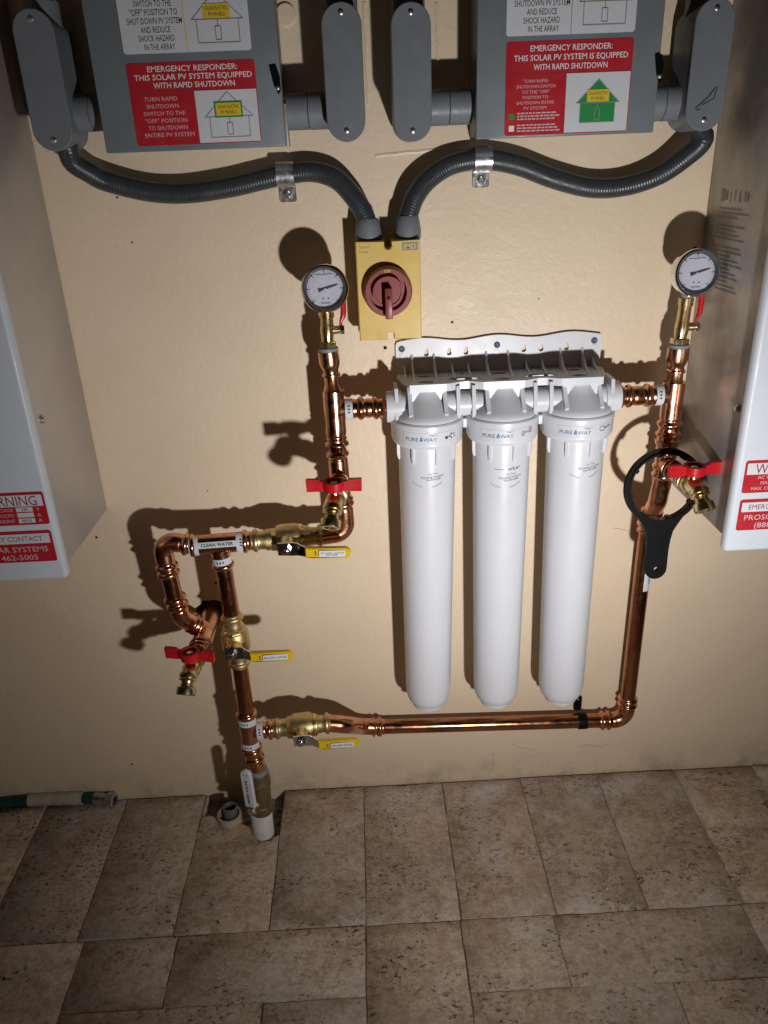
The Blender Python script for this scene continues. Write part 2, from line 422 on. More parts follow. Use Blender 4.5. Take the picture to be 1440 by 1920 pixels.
xs = [-1.45, -1.27, -1.095, -.92, -.745, -.57, -.397, -.222, -.045, .13, .305, .475, .652, .83, 1.005, 1.18, 1.35]
hx = -.318
for a, b in zip(xs, xs[1:]):
    dz = random.uniform(-.0012, .0012)
    if a == -.397:   # the tile that is cut away round the pipes
        tile([(a+G, -.347), (b-G, -.347), (b-G, -.128), (b-.010, -.130), (b-.018, -.142), (b-.045, -.141), (b-.058, -.112), (b-.064, -.102), (b-.090, -.088), (b-.128, -.090), (b-.140, -.072), (b-.158, -.062), (a+G, -.066)], -.001)
        tile([(a+G, -.064), (a+.006, -.064), (a+.006, -.004), (a+G, -.004)], -.004)
    else: tile([(a+G, -.347), (b-G, -.347), (b-G, -.0055), (a+G, -.0055)], dz)
def T(x0, x1, y0, y1): tile([(x0+G, y1+G), (x1-G, y1+G), (x1-G, y0-G), (x0+G, y0-G)], random.uniform(-.0012, .0012))
for x0, x1, y0, y1 in ((-1.45, -1.1, -.349, -.70), (-1.1, -.90, -.349, -.482), (-.90, -.555, -.349, -.655), (-.555, -.386, -.349, -.480), (-.386, -.046, -.349, -.481), (-.046, .127, -.349, -.70), (.127, .297, -.349, -.484), (.297, .646, -.349, -.486), (.646, .82, -.349, -.70), (.82, 1.35, -.349, -.70),
    (-1.1, -.90, -.482, -.70), (-.90, -.555, -.655, -.70), (-.555, -.218, -.480, -.655), (-.218, -.046, -.481, -.655), (-.555, -.046, -.655, -.70), (.127, .467, -.484, -.70), (.467, .646, -.486, -.70)): T(x0, x1, y0, y1)
y = -.70
while y > -1.9:
    x = -1.45; hgt = random.choice((.175, .35))
    while x < 1.34:
        wd = random.choice((.175, .35)); x1 = min(1.35, x+wd); T(x, x1, y, y-hgt); x = x1
    y -= hgt
# crumbled mortar in the cut-out
rub = MB()
for k in range(170):
    x = random.uniform(-.392, -.226); yy = random.uniform(-.135, -.006); s_ = random.uniform(.0016, .006)
    q = [V((x, yy, ZB+.002))+V((random.uniform(-1, 1), random.uniform(-1, 1), random.uniform(-.3, 1))).normalized()*s_*random.uniform(.7, 1.4) for _ in range(6)]
    bm = bmesh.new(); [bm.verts.new(p) for p in q]; bmesh.ops.convex_hull(bm, input=bm.verts[:]); bm.verts.index_update()
    rub.add([v.co for v in bm.verts], [[v.index for v in f.verts] for f in bm.faces]); bm.free()
r_ = rub.build('mortar_rubble', 'mortar', org=(-.31, -.07, ZB), smooth=False); tag(r_, 'crumbled grey mortar in the floor cut-out around the pipes', 'rubble', kind='stuff')

crumb = MB()
for k in range(260):
    x = random.uniform(-.85, .9); s_ = random.uniform(.0007, .0026); yy = -.003-abs(random.gauss(0, .014)); zz = .0004
    if -.40 < x < -.22: continue
    q = [V((x, yy, zz+s_*.4))+V((random.uniform(-1.3, 1.3), random.uniform(-1, 1), random.uniform(-.4, .8)))*s_ for _ in range(6)]
    bm = bmesh.new(); [bm.verts.new(p) for p in q]; bmesh.ops.convex_hull(bm, input=bm.verts[:]); bm.verts.index_update()
    crumb.add([v.co for v in bm.verts], [[v.index for v in f.verts] for f in bm.faces]); bm.free()
r_ = crumb.build('plaster_crumbs', 'hose_tape', org=(0, -.01, 0), smooth=False); tag(r_, 'small plaster crumbs scattered along the foot of the wall', 'rubble', kind='stuff')

# ================================================================== SOLAR INVERTERS
def red_label(parent, name, cx0, cx1, z0, z1, d, kind):
    pf = front(d); st = MB().prism(rrect(cx0, z0, cx1, z1, .004), 0, .0004, pf).build(name, 'red_vinyl', parent)
    Wd, H = cx1-cx0, z1-z0; hd = MB(); bt = .0035 if kind == 'w' else .004
    wt = MB(); dk = MB(); bl = MB()
    hz0 = z1-(.43 if kind == 'w' else .40)*H
    poly(hd, rect(cx0+bt, hz0, cx1-bt, z1-bt*1.3), pf, .0006); hd.build('header_panel', 'label', st)
    hc_ = (hz0+z1-bt*1.3)/2
    if kind == 'w':
        text(dk, 'WARNING', (cx0+cx1)/2+.002, hc_, .0155, pf, .090, .0008)
        rows = [('AC VOLTAGE', '240', 'V'), ('MAX. OCPD', '', 'A'), ('MAX. CURRENT', '48.00', 'A')]
        rh = (hz0-z0-.003)/3; bx = MB()
        for i, (a, b, c) in enumerate(rows):
            zc = hz0-(i+.5)*rh-.0005
            text(wt, a, cx0+Wd*.575, zc, rh*.58, pf, None, .0006, 0, 0, .5)
            poly(bx, rect(cx0+Wd*.615, zc-rh*.40, cx0+Wd*.825, zc+rh*.40), pf, .0006)
            text(wt, c, cx0+Wd*.89, zc, rh*.6, pf, None, .0006)
            if b: text(MB(), b, cx0+Wd*.72, zc, rh*.5, pf, None, .0008).build('lettering', 'ink', st)
        bx.build('value_box', 'label', st)
    else:
        text(dk, 'EMERGENCY CONTACT', (cx0+cx1)/2, hc_, .0082, pf, Wd*.80, .0008)
        rh = (hz0-z0)/2
        text(MB(), 'PROSOLAR SYSTEMS', (cx0+cx1)/2, hz0-rh*.62, .0088, pf, Wd*.86, .0006, .004).build('lettering', 'pink_ink', st)
        text(wt, '(888) 462-5005', (cx0+cx1)/2, z0+rh*.52, .0088, pf, Wd*.62, .0006, .004)
    dk.build('lettering', 'maroon', st); wt.build('lettering', 'pink_ink', st)
    return st
def inverter(side):
    if side < 0:
        xi, xo, z0 = -.487, -1.12, .700; cxi = -.4785; lab = 'tall inverter cabinet at the left edge with white cover and metal side'
    else:
        xi, xo, z0 = .5685, 1.20, .694; cxi = .5545; lab = 'tall inverter cabinet at the right edge with stained metal side'
    D = .228 if side < 0 else .236
    t = thing('solar_inverter', ((xi+xo)/2, 0, z0), lab, 'inverter', 'solar inverters either side of the wall')
    MB().box((xi, -.001, z0), (xo, -D, 1.86), .003).build('chassis', 'chassis_clean' if side < 0 else 'chassis', t)
    MB().box((cxi, -D-.001, z0-.010), (xo+side*.012, -D-.022, 1.87), .007, 3).build('cover', 'white_paint', t)
    d = D+.0222
    if side < 0:
        a, b = W(82, 921, d), W(92, 982, d); c_, e = W(96, 993, d), W(107, 1051, d)
        x1 = (a.x+b.x)/2; x2 = (c_.x+e.x)/2
        red_label(t, 'warning_label', x1-.118, x1, b.z, a.z, d, 'w'); red_label(t, 'contact_label', x2-.148, x2, e.z, c_.z, d, 'c')
        sp = W(68, 787, .195)
    else:
        a, b = W(1400, 864, d), W(1389, 925, d); c_, e = W(1390, 937, d), W(1377, 995, d)
        x1 = (a.x+b.x)/2; x2 = (c_.x+e.x)/2
        red_label(t, 'warning_label', x1, x1+.118, b.z, a.z, d, 'w'); red_label(t, 'contact_label', x2, x2+.148, e.z, c_.z, d, 'c')
        sp = W(1380, 766, .205)
        pf = plane((xi, -.04, 1.13), (0, -1, 0)); pr = MB()
        for k, wd in enumerate((.016, .009, .004, .004, .006, .022)):
            poly(pr, rect(.008+k*.0155, .062+.002*(k % 2), .008+k*.0155+wd*.62, .080-.002*(k % 3)), pf, .0008)
        for k in range(20):
            if k in (3, 8): continue
            zc = .052-k*.0062; x = .006
            while x < .085+.02*math.sin(k*2.1):
                L_ = random.uniform(.004, .012); poly(pr, rect(x, zc-.001, x+L_, zc+.0012), pf, .0008); x += L_+.0022
        pr.build('printed_notice', 'faint_ink', t)
    sp.x = xi
    MB().lathe(sp, (-side, 0, 0), [(-.001, .006), (.003, .006), (.0055, .0035), (.006, 0)], 16).build('screw', 'steel', t)
    return t
inverter(-1); inverter(1)

# ================================================================== DISCONNECT BOXES
def house(st, pf, x0, x1, z0, z1, kind):
    """line drawing of a house: roof, walls, door, sign"""
    ol = MB(); xm = (x0+x1)/2; ze = z0+(z1-z0)*.46; l_ = .0011; c = .0008
    q = lambda a, b: line(ol, a, b, l_, pf, 0, c+.0002)
    wx0, wx1 = x0+(x1-x0)*.09, x1-(x1-x0)*.09
    if kind == 'solid':
        gm = MB(); poly(gm, [(x0, ze), (x1, ze), (xm, z1)], pf, c); poly(gm, rect(wx0, z0, wx1, ze), pf, c); gm.build('green_house', 'green', st)
    q((x0, ze), (xm, z1)); q((xm, z1), (x1, ze)); q((x0, ze), (x1, ze)); q((wx0, ze), (wx0, z0)); q((wx1, ze), (wx1, z0)); q((wx0, z0), (wx1, z0))
    q((xm, ze), (xm, ze-(ze-z0)*.3)); dw = (x1-x0)*.055
    q((xm-dw, z0+(ze-z0)*.12), (xm-dw, ze-(ze-z0)*.3)); q((xm+dw, z0+(ze-z0)*.12), (xm+dw, ze-(ze-z0)*.3)); q((xm-dw, ze-(ze-z0)*.3), (xm+dw, ze-(ze-z0)*.3)); q((xm-dw, z0+(ze-z0)*.12), (xm+dw, z0+(ze-z0)*.12))
    ol.build('house_outline', 'grey_ink', st)
    sx0, sx1 = xm-(x1-x0)*.26, xm+(x1-x0)*.26; sz0, sz1 = ze+.001, ze+(z1-z0)*.30
    if kind == 'green': e = MB(); poly(e, rect(sx0-.0022, sz0-.0022, sx1+.0022, sz1+.0022), pf, c+.0004); e.build('sign_border', 'green', st)
    a = MB(); poly(a, rect(sx0, sz0, sx1, sz1), pf, c+.0006); a.build('sign_panel', 'amber', st)
    tx = MB(); hh = (sz1-sz0); text(tx, 'SOLAR ELECTRIC', xm, sz0+hh*.70, hh*.26, pf, (sx1-sx0)*.86, c+.0008); text(tx, 'PV PANELS', xm, sz0+hh*.28, hh*.26, pf, (sx1-sx0)*.62, c+.0008)
    tx.build('lettering', 'ink', st)
DB = .100
def disconnect(side):
    if side < 0: x0, x1, z0 = -.3515, -.0955, 1.292; lab = 'grey disconnect box left of centre with warning stickers and line-drawn house'
    else: x0, x1, z0 = .1765, .4335, 1.291; lab = 'grey disconnect box right of centre with solid green house sticker'
    z1 = z0+.36
    t = thing('disconnect_box', ((x0+x1)/2, 0, z0), lab, 'electrical box', 'grey disconnect boxes')
    MB().box((x0+.004, -.001, z0+.004), (x1-.004, -DB+.014, z1-.004), .002).build('enclosure', 'grey_paint', t)
    MB().box((x0, -DB+.016, z0), (x1, -DB, z1), .0022).build('cover', 'grey_paint', t)
    # black hasp slot on the right edge
    hp = W(515 if side < 0 else 1232, 150 if side < 0 else 128, DB); pf = front(DB, hp.x, hp.z)
    hs = MB().prism([(-.005, .016), (.004, .017), (.0075, .004), (.0075, -.013), (.004, -.018), (-.001, -.006)], 0, .004, pf).build('hasp', 'black', t)
    MB().lathe(pf(.0035, -.010, .003), OUT, [(0, .0032), (.003, .003), (.004, 0)], 12).build('rivet', 'steel', hs)
    MB().box((x1-.001, -.055, z0+.001), (x1+.003, -.084, z0+.055), .001).build('side_latch', 'chassis', t)
    d = DB+.0002; pf = front(d)
    if side < 0: TL, TR, BR, BL = W(235, 117, d), W(478, 113, d), W(490, 269, d), W(258, 271, d); ub = W(352, 98, d).z; ux0, ux1 = W(232, 98, d).x, W(472, 94, d).x
    else: TL, TR, BR, BL = W(950, 79, d), W(1190, 70, d), W(1174, 247, d), W(945, 254, d); ub = W(1070, 64, d).z; ux0, ux1 = W(949, 66, d).x, W(1190, 60, d).x
    sx0, sx1, sz0, sz1 = (TL.x+BL.x)/2, (TR.x+BR.x)/2, (BL.z+BR.z)/2, (TL.z+TR.z)/2
    st = MB().prism(rrect(sx0, sz0, sx1, sz1, .004), 0, .0004, pf).build('responder_sticker', 'red_vinyl', t, label='red and white emergency responder sticker')
    Wd, H = sx1-sx0, sz1-sz0; zs = sz1-H*.345; xs_ = sx0+Wd*(.505 if side < 0 else .485)
    wp = MB(); poly(wp, rect(xs_, sz0+.0012, sx1-.0012, zs), pf, .0006); wp.build('white_panel', 'label', st)
    dv = MB(); line(dv, (sx0, zs), (sx1, zs), .0010, pf, 0, .0007); dv.build('divider_line', 'maroon', st)
    tx = MB(); xm = (sx0+sx1)/2
    L3 = ['EMERGENCY RESPONDER:', 'THIS SOLAR PV SYSTEM EQUIPPED' if side < 0 else 'THIS SOLAR PV SYSTEM IS EQUIPPED', 'WITH RAPID SHUTDOWN']
    for i, (s_, wf) in enumerate(zip(L3, (.70, .92, .64) if side < 0 else (.645, .90, .585))):
        text(tx, s_, xm+.002, sz1-H*(.075+.098*i), H*(.066 if side < 0 else .060), pf, Wd*wf, .0006, .008)
    tx.build('lettering', 'white_ink', st)
    tp = MB(); xc = (sx0+xs_)/2
    if side < 0:
        for i, (s_, wf) in enumerate((('TURN RAPID', .52), ('SHUTDOWN', .50), ('SWITCH TO THE', .65), ('"OFF" POSITION', .66), ('TO SHUTDOWN', .62), ('ENTIRE PV SYSTEM', .78))):
            text(tp, s_, xc-.003+.0012*i, zs-H*(.085+.088*i), H*.050, pf, (xs_-sx0)*wf, .0006)
        house(st, pf, xs_+Wd*.065, sx1-Wd*.050, sz0+H*.075, zs-H*.03, 'green')
    else:
        for i, (s_, wf) in enumerate((('TURN RAPID', .40), ('SHUTDOWN SWITCH', .64), ('TO THE "OFF"', .46), ('POSITION TO', .42), ('SHUTDOWN ENTIRE', .62), ('PV SYSTEM', .38))):
            text(tp, s_, xc, zs-H*(.07+.058*i), H*.034, pf, (xs_-sx0)*wf, .0006)
        for j, zz in enumerate((.205, .075)):
            for k in range(3):
                x = sx0+Wd*.10; zc = sz0+H*(zz+.035-.032*k)
                while x < sx0+Wd*.41: L_ = random.uniform(.003, .007); poly(tp, rect(x, zc-.0008, x+L_, zc+.0010), pf, .0006); x += L_+.0012
            sq = MB(); poly(sq, rect(sx0+Wd*.035, sz0+H*(zz-.03), sx0+Wd*.078, sz0+H*(zz+.035)), pf, .0006); sq.build('key_square', ('green', 'white_ink')[j], st)
        house(st, pf, xs_+Wd*.09, sx1-Wd*.085, sz0+H*.115, zs-H*.075, 'solid')
    tp.build('lettering', 'pink_ink', st)
    # upper white sticker, its top above the picture
    uz1 = ub+.112; us = MB().prism(rrect(ux0, ub, ux1, uz1, .004), 0, .0004, pf).build('shutdown_sticker', 'label', t, label='white rapid shutdown sticker with black text')
    tb = MB(); Wu = ux1-ux0; xsp = ux0+Wu*.50; xc = ux0+Wu*.265
    L7 = [('TURN RAPID SHUTDOWN', .88), ('SWITCH TO THE', .58), ('"OFF" POSITION TO', .74), ('SHUT DOWN PV SYSTEM' if side < 0 else 'SHUTDOWN PV SYSTEM', .85), ('AND REDUCE', .46), ('SHOCK HAZARD', .56), ('IN THE ARRAY', .48)][::-1]
    for i, (s_, wf) in enumerate(L7):
        text(tb, s_, xc+(.004 if i == 0 else .001), ub+.0075+.0100*i, .0071, pf, Wu*.5*wf, .0006, .004)
    tb.build('lettering', 'ink', us)
    dv = MB(); line(dv, (xsp, ub), (xsp, uz1), .0014 if side < 0 else .001, pf, 0, .0006); dv.build('divider_line', 'amber' if side < 0 else 'grey_ink', us)
    house(us, pf, xsp+.010, ux1-.008, ub+.010, ub+.069, 'line')
    hdr = MB(); poly(hdr, rect(ux0+.001, uz1-.028, ux1-.001, uz1-.001), pf, .0006); hdr.build('header_band', 'amber', us)
    return t
disconnect(-1); disconnect(1)

# ================================================================== CONDUIT BODIES
def conduit_body(ct, cb, d, dback, lab, hub, hubz, hubdir):
    """oval access body: cover plate with two screws, hub to the disconnect box, stub conduit above"""
    top, bot = W(*ct, d), W(*cb, d); x = (top.x+bot.x)/2; hw = .0275
    z1, z0 = top.z, bot.z
    t = thing('conduit_fitting', (x, 0, z0), lab, 'conduit fitting', 'grey conduit bodies beside the boxes')
    pf = front(0, x, 0)
    def stad(r, ext=0): return [(r*math.cos(R_(a)), z1-hw+r*math.sin(R_(a))) for a in range(0, 181, 12)]+[(r*math.cos(R_(a)), z0+hw+r*math.sin(R_(a))) for a in range(180, 361, 12)]
    MB().prism(stad(hw-.0015), dback, d-.0035, pf).build('body', 'pvc', t)
    cv = MB().prism(stad(hw), d-.003, d, pf, cham=.0012).build('cover', 'pvc', t)
    for zz in (z1-.0125, z0+.0145):
        s_ = MB().lathe(V((x, -d, zz)), OUT, [(-.001, .0038), (.0012, .0036), (.002, .002), (.002, 0)], 16).build('screw', 'steel', cv)
    # hub towards the box, two sleeves with a seam
    hx0 = x+hubdir*(hw-.006); L_ = abs(hub-hx0); dm = .052
    o = V((hx0, -dm, hubz))
    MB().lathe(o, (hubdir, 0, 0), [(0, .0245), (L_*.50-.0006, .0245), (L_*.50, .0235)], 32).build('hub', 'pvc', t)
    MB().lathe(o+V((hubdir*(L_*.50+.0006), 0, 0)), (hubdir, 0, 0), [(0, .0232), (.0008, .0242), (L_*.46, .0242), (L_*.46+.001, .0225)], 32).build('coupling', 'pvc', t)
    MB().lathe(o+V((hubdir*(L_*.955), 0, 0)), (hubdir, 0, 0), [(0, .021), (L_*.05, .021)], 24, flat=8).build('lock_nut', 'brass', t)
    up_ = MB().lathe(V((x, -dback-.026, z1-.02)), UP, [(0, .0235), (.034, .0235), (.035, .0185), (.34, .0185)], 28).build('upper_conduit', 'pvc', t)
    return t, V((x, -dback-.022, z0))
lb = {}
lb[1], e1 = conduit_body((58, 14), (101, 284), .100, .022, 'conduit body at far left with stub reaching right to left box', -.3515, W(150, 212, .06).z, 1)
lb[2], _ = conduit_body((638, 2), (651, 266), .096, .022, 'left of the two middle conduit bodies, joined to left disconnect box', -.0955, W(585, 208, .06).z, -1)
lb[3], _ = conduit_body((768, 2), (776, 266), .096, .022, 'right of the two middle conduit bodies, joined to right disconnect box', .1765, W(840, 200, .06).z, 1)
lb[4], e4 = conduit_body((1352, -6), (1313, 246), .100, .022, 'scuffed conduit body at far right beside right disconnect box', .4335, W(1255, 192, .06).z, -1)
sc_ = MB(); pf = plane(W(1322, 188, .1002))
for a, b, wd in (((-.013, -.010), (.004, .004), .0016), ((.004, .004), (.013, .016), .0018), ((-.004, -.006), (.012, .002), .0012), ((.012, .002), (.016, .018), .0012), ((-.011, -.012), (-.006, -.011), .0014)): line(sc_, a, b, wd, pf, 0, .0003)
sc_.build('scuff_mark', 'conduit', lb[4])

# ================================================================== FLEXIBLE CONDUITS
def flex(pts, lab, base):
    p = resample(spline(pts, 20), .0011)
    t = thing('flexible_conduit', base, lab, 'conduit', 'dark flexible conduits to the yellow switch')
    MB().tube(p, lambda s_, L_: .0152+.00020*math.cos(2*PI*s_/.0042), 20).build('jacket', 'conduit', t)
    e = p[-1]; q = V((e.x, e.y, e.z))
    MB().lathe(q+V((0, 0, .004)), (0, 0, -1), [(-.008, .0158), (-.006, .0175), (.004, .0195), (.016, .0212), (.026, .0205), (.029, .0175), (.050, .0165)], 28).build('end_fitting', 'pvc', t)
    MB().lathe(q+V((0, 0, -.026)), (0, 0, -1), [(0, .0195), (.012, .0195)], flat=6).build('lock_nut', 'pvc', t)
    return t
s1 = W(690, 425, .034); s2 = W(764, 420, .034)
flex([e1+V((-.012, -.020, .035)), e1+V((.004, -.020, .010)), W(136, 303, .052), W(166, 323, .040), W(200, 340, .028), W(280, 359, .020), W(350, 362, .018), W(430, 351, .018), W(490, 337, .018), W(540, 326, .018), W(588, 322, .020), W(632, 337, .026), W(665, 372, .032), W(683, 402, .034), s1],
     'dark ribbed conduit sagging from left conduit body to yellow switch', e1)
flex([e4+V((.012, -.004, .05)), e4+V((.012, -.004, .012)), W(1318, 262, .052), W(1285, 295, .040), W(1235, 328, .028), W(1175, 348, .020), W(1110, 352, .018), W(1040, 335, .018), W(970, 309, .018), W(905, 299, .018), W(848, 308, .020), W(805, 335, .026), W(780, 366, .032), W(768, 396, .034), s2],
     'dark ribbed conduit sagging from right conduit body to yellow switch', e4)
def strap(px, py, fx, fy, lab):
    c = W(px, py, .018); c.y = 0; hw = .0135
    t = thing('conduit_strap', c, lab, 'strap', 'metal conduit straps')
    prof = [(-.0190, .0015), (-.0185, .016)]+[(.0178*math.cos(R_(a)), .018+.0178*math.sin(R_(a))) for a in range(180, -1, -15)]+[(.0185, .002)]
    mb = MB(); th = .0016
    inner = [(z*.92, max(.0002, d_-.0014)) for z, d_ in prof]
    k = len(prof); vs_ = []
    for xx in (-hw, hw):
        for z, d_ in prof: vs_.append(V((c.x+xx, -d_, c.z-z)))
        for z, d_ in inner: vs_.append(V((c.x+xx, -d_, c.z-z)))
    fs = []
    for i in range(k-1): fs += [[i, i+1, 2*k+i+1, 2*k+i], [k+i, k+i+1, 3*k+i+1, 3*k+i], [i, i+1, k+i+1, k+i], [2*k+i, 2*k+i+1, 3*k+i+1, 3*k+i]]
    mb.add(vs_, fs); mb.build('band', 'steel', t, angle=40)
    z1, z0 = c.z-.0165, c.z-.0405; pf = front(0, c.x, 0)
    MB().prism(rrect(-hw, z0, hw, z1, .004), .0002, .0022, pf, cham=.0005).build('foot', 'steel', t)
    hd = MB().lathe(V((c.x, -.002, (z0+z1)/2-.001)), OUT, [(0, .0088), (.0012, .0088), (.0014, .006)], 20).lathe(V((c.x, -.0034, (z0+z1)/2-.001)), OUT, [(0, .0058), (.004, .0058), (.005, .004)], flat=6).build('hex_screw', 'steel', t)
    return t
strap(535, 327, 541, 360, 'zinc strap clamping the left flexible conduit to wall')
strap(905, 299, 904, 345, 'zinc strap clamping the right flexible conduit to wall')

# ================================================================== YELLOW ROTARY SWITCH
DS = .062
a, b = W(667, 455, DS), W(791, 634, DS); sx0, sx1, sz0, sz1 = a.x-.001, b.x, b.z, a.z+.001
t = thing('rotary_switch', ((sx0+sx1)/2, 0, sz0), 'yellow rotary isolator switch box with dull red knob', 'switch')
def notch(x0, z0, x1, z1, r=.0055, dp=.012):
    xm = (x0+x1)/2; o = [(x0, z0)]
    o += [(xm-r, z0)]+[(xm-r*math.cos(R_(q)), z0+dp*.6+r*math.sin(R_(q))) for q in range(0, 181, 20)]+[(xm+r, z0)]
    o += [(x1, z0), (x1, z1)]
    o += [(xm+r, z1)]+[(xm+r*math.cos(R_(q)), z1-dp*.6-r*math.sin(R_(q))) for q in range(0, 181, 20)]+[(xm-r, z1), (x0, z1)]
    return o
MB().box((sx0+.001, -.001, sz0+.013), (sx1-.001, -.034, sz1-.013), .002).box((sx0+.001, -.001, sz0+.001), (sx1-.001, -.012, sz1-.001), .001).build('back_box', 'yellow_box', t)
cv = MB().prism(notch(sx0, sz0, sx1, sz1), .0345, DS, front(0), cham=.0018).build('cover', 'yellow_box', t)
k = W(727, 545, DS); k.y = -DS
kb = MB().lathe(k, OUT, [(0, .039), (.012, .0385), (.0185, .0355), (.0185, .0295), (.007, .0290), (.007, .0245), (.0185, .024), (.0185, .0205), (.016, .020), (.016, 0)], 48).build('knob', 'red_knob', t)
MB().box((k.x-.0058, -DS-.012, k.z-.0392), (k.x+.0058, -DS-.0335, k.z+.008), .0016).build('grip_bar', 'red_knob', kb)
MB().lathe(V((k.x, -DS-.0335, k.z-.006)), OUT, [(-.001, .0030), (.0003, .0030)], 14).build('lock_hole_dark', 'dark', kb)  # no real opening: a dark disc, the hole's inner shade given as colour
pf = front(DS+.019, k.x, k.z); tx = MB(); text(tx, 'OFF', 0, .0325-.0005, .0042, pf, None, .0002, .01); tx.build('lettering', 'amber', kb)
pf = front(DS); tx = MB(); text(tx, 'Type 4X', sx0+.0135, sz1-.0085, .0036, pf, .0155, .0003); text(tx, '16 amp', sx0+.0130, sz1-.0150, .0036, pf, .0145, .0003); tx.build('lettering', 'bronze', cv)
lg = MB(); poly(lg, rect(sx1-.0285, sz1-.0155, sx1-.004, sz1-.0035), pf, .0003); lg.build('logo_panel', 'grey_ink', cv)
tx = MB(); text(tx, 'IMO', sx1-.0163, sz1-.0095, .0078, pf, .019, .0005, .03); tx.build('lettering', 'yellow_box', cv)

# ================================================================== WATER FILTERS
FD = .070                                   # axis of the housings in front of the wall
FX = [.1025, .2305, .359]                    # axis at the heads
PZ = .892                                   # port height
bz0, bz1 = .935, .988                       # wall plate
t = thing('filter_bracket', (.232, 0, .87), 'white plastic wall bracket with three filter heads and gusset ribs', 'filter bracket')
# wavy back plate with keyhole slots
x0, x1 = .056, .411
def wav(x): return bz1+.004*math.cos((x-FX[1])/(FX[1]-FX[0])*2*PI)*.8
outl = [(x0, bz0-.010), (x1, bz0-.010)]+[(x1, bz1-.008), (x1-.002, bz1-.003), (x1-.008, wav(x1-.008))]+[(x1-.012-(x1-x0-.024)*k/28, wav(x1-.012-(x1-x0-.024)*k/28)) for k in range(29)]+[(x0+.008, wav(x0+.008)), (x0+.002, bz1-.003), (x0, bz1-.008)]
kh = [.1085, .148, .177, .277, .307, .351]
def key(x, z): return [(x+.0042*math.cos(R_(q)), z+.0042*math.sin(R_(q))) for q in range(30, -211, -20)]+[(x-.0026, z+.0075), (x-.001, z+.0098), (x+.001, z+.0098), (x+.0026, z+.0075)]
MB().prism(outl, .001, .0065, front(0), [key(x, bz0+.0285) for x in kh]).build('wall_plate', 'plastic', t)
for x in (x0+.0105, FX[1], x1-.0125):
    MB().lathe(V((x, -.0065, bz0+.039)), OUT, [(-.001, .0056), (.0014, .0054), (.0026, .004), (.0018, .0022), (.0018, 0)], 18).build('screw', 'navy', t)
for x in (x0+.0105, FX[1], x1-.0125):
    MB().lathe(V((x, -.0064, bz0+.0275)), OUT, [(-.001, .005), (.0008, .0048), (.0009, 0)], 18).build('hole_plug', 'plastic', t)
# shelf with scalloped front edge and lightening holes
SZ = bz0-.004
def fe(x):
    k = min(abs(x-c) for c in FX); return .089-.010*min(1, max(0, (k-.036)/.02))**1.0
n = 46; fr = [(x0+.002+(x1-x0-.004)*i/n) for i in range(n+1)]
out2 = [(x0+.004, .004), (x0, .025), (x0+.006, .058)]+[(x, fe(x)) for x in fr[2:-2]]+[(x1-.006, .058), (x1, .025), (x1-.004, .004)]
holes = []
for c in FX: holes += [[(c+.0125*math.cos(2*PI*k/14), .032+.0055*math.sin(2*PI*k/14)) for k in range(14)], [(c+.014*math.cos(2*PI*k/14), .070+.0060*math.sin(2*PI*k/14)) for k in range(14)]]
for i in (0, 1):
    m_ = (FX[i]+FX[i+1])/2; holes += [[(m_+.027*math.cos(2*PI*k/18), .058+.0105*math.sin(2*PI*k/18)) for k in range(18)], [(m_+.0055*math.cos(2*PI*k/10), .022+.0055*math.sin(2*PI*k/10)) for k in range(10)]]
hp = lambda a, b, c: V((a, -b, c))
MB().prism(out2, SZ-.004, SZ, hp, holes).build('shelf', 'plastic', t)
# front lip following the edge
lip = MB(); pts = [(x, fe(x)) for x in fr[2:-2]]
for (xa, da), (xb, db) in zip(pts, pts[1:]):
    lip.add([V((xa, -da-.0012, SZ+.001)), V((xb, -db-.0012, SZ+.001)), V((xb, -db-.0012, SZ-.0115)), V((xa, -da-.0012, SZ-.0115)), V((xa, -da+.002, SZ+.001)), V((xb, -db+.002, SZ+.001)), V((xb, -db+.002, SZ-.0115)), V((xa, -da+.002, SZ-.0115))],
            [[0, 1, 2, 3], [4, 5, 6, 7], [0, 1, 5, 4], [3, 2, 6, 7]])
lip.build('front_lip', 'plastic', t, angle=50)
# curved gusset ribs between plate and shelf
for c in FX:
    for s_ in (-.019, .019):
        x = c+s_; pr = [(.006, SZ), (.006, SZ+.034)]+[(.006+.072*(k/10), SZ+.034*(1-k/10)**2.6) for k in range(1, 10)]+[(.078, SZ)]
        MB().prism(pr, x-.0017, x+.0017, lambda a, b, c_: V((c_, -a, b))).build('rib', 'plastic', t)
for x in (x0+.014, (FX[0]+FX[1])/2-.014, (FX[0]+FX[1])/2+.014, (FX[1]+FX[2])/2-.014, (FX[1]+FX[2])/2+.014, x1-.014):
    MB().prism([(.006, SZ), (.006, SZ+.016), (.022, SZ+.006), (.05, SZ)], x-.0014, x+.0014, lambda a, b, c_: V((c_, -a, b))).build('rib', 'plastic', t)
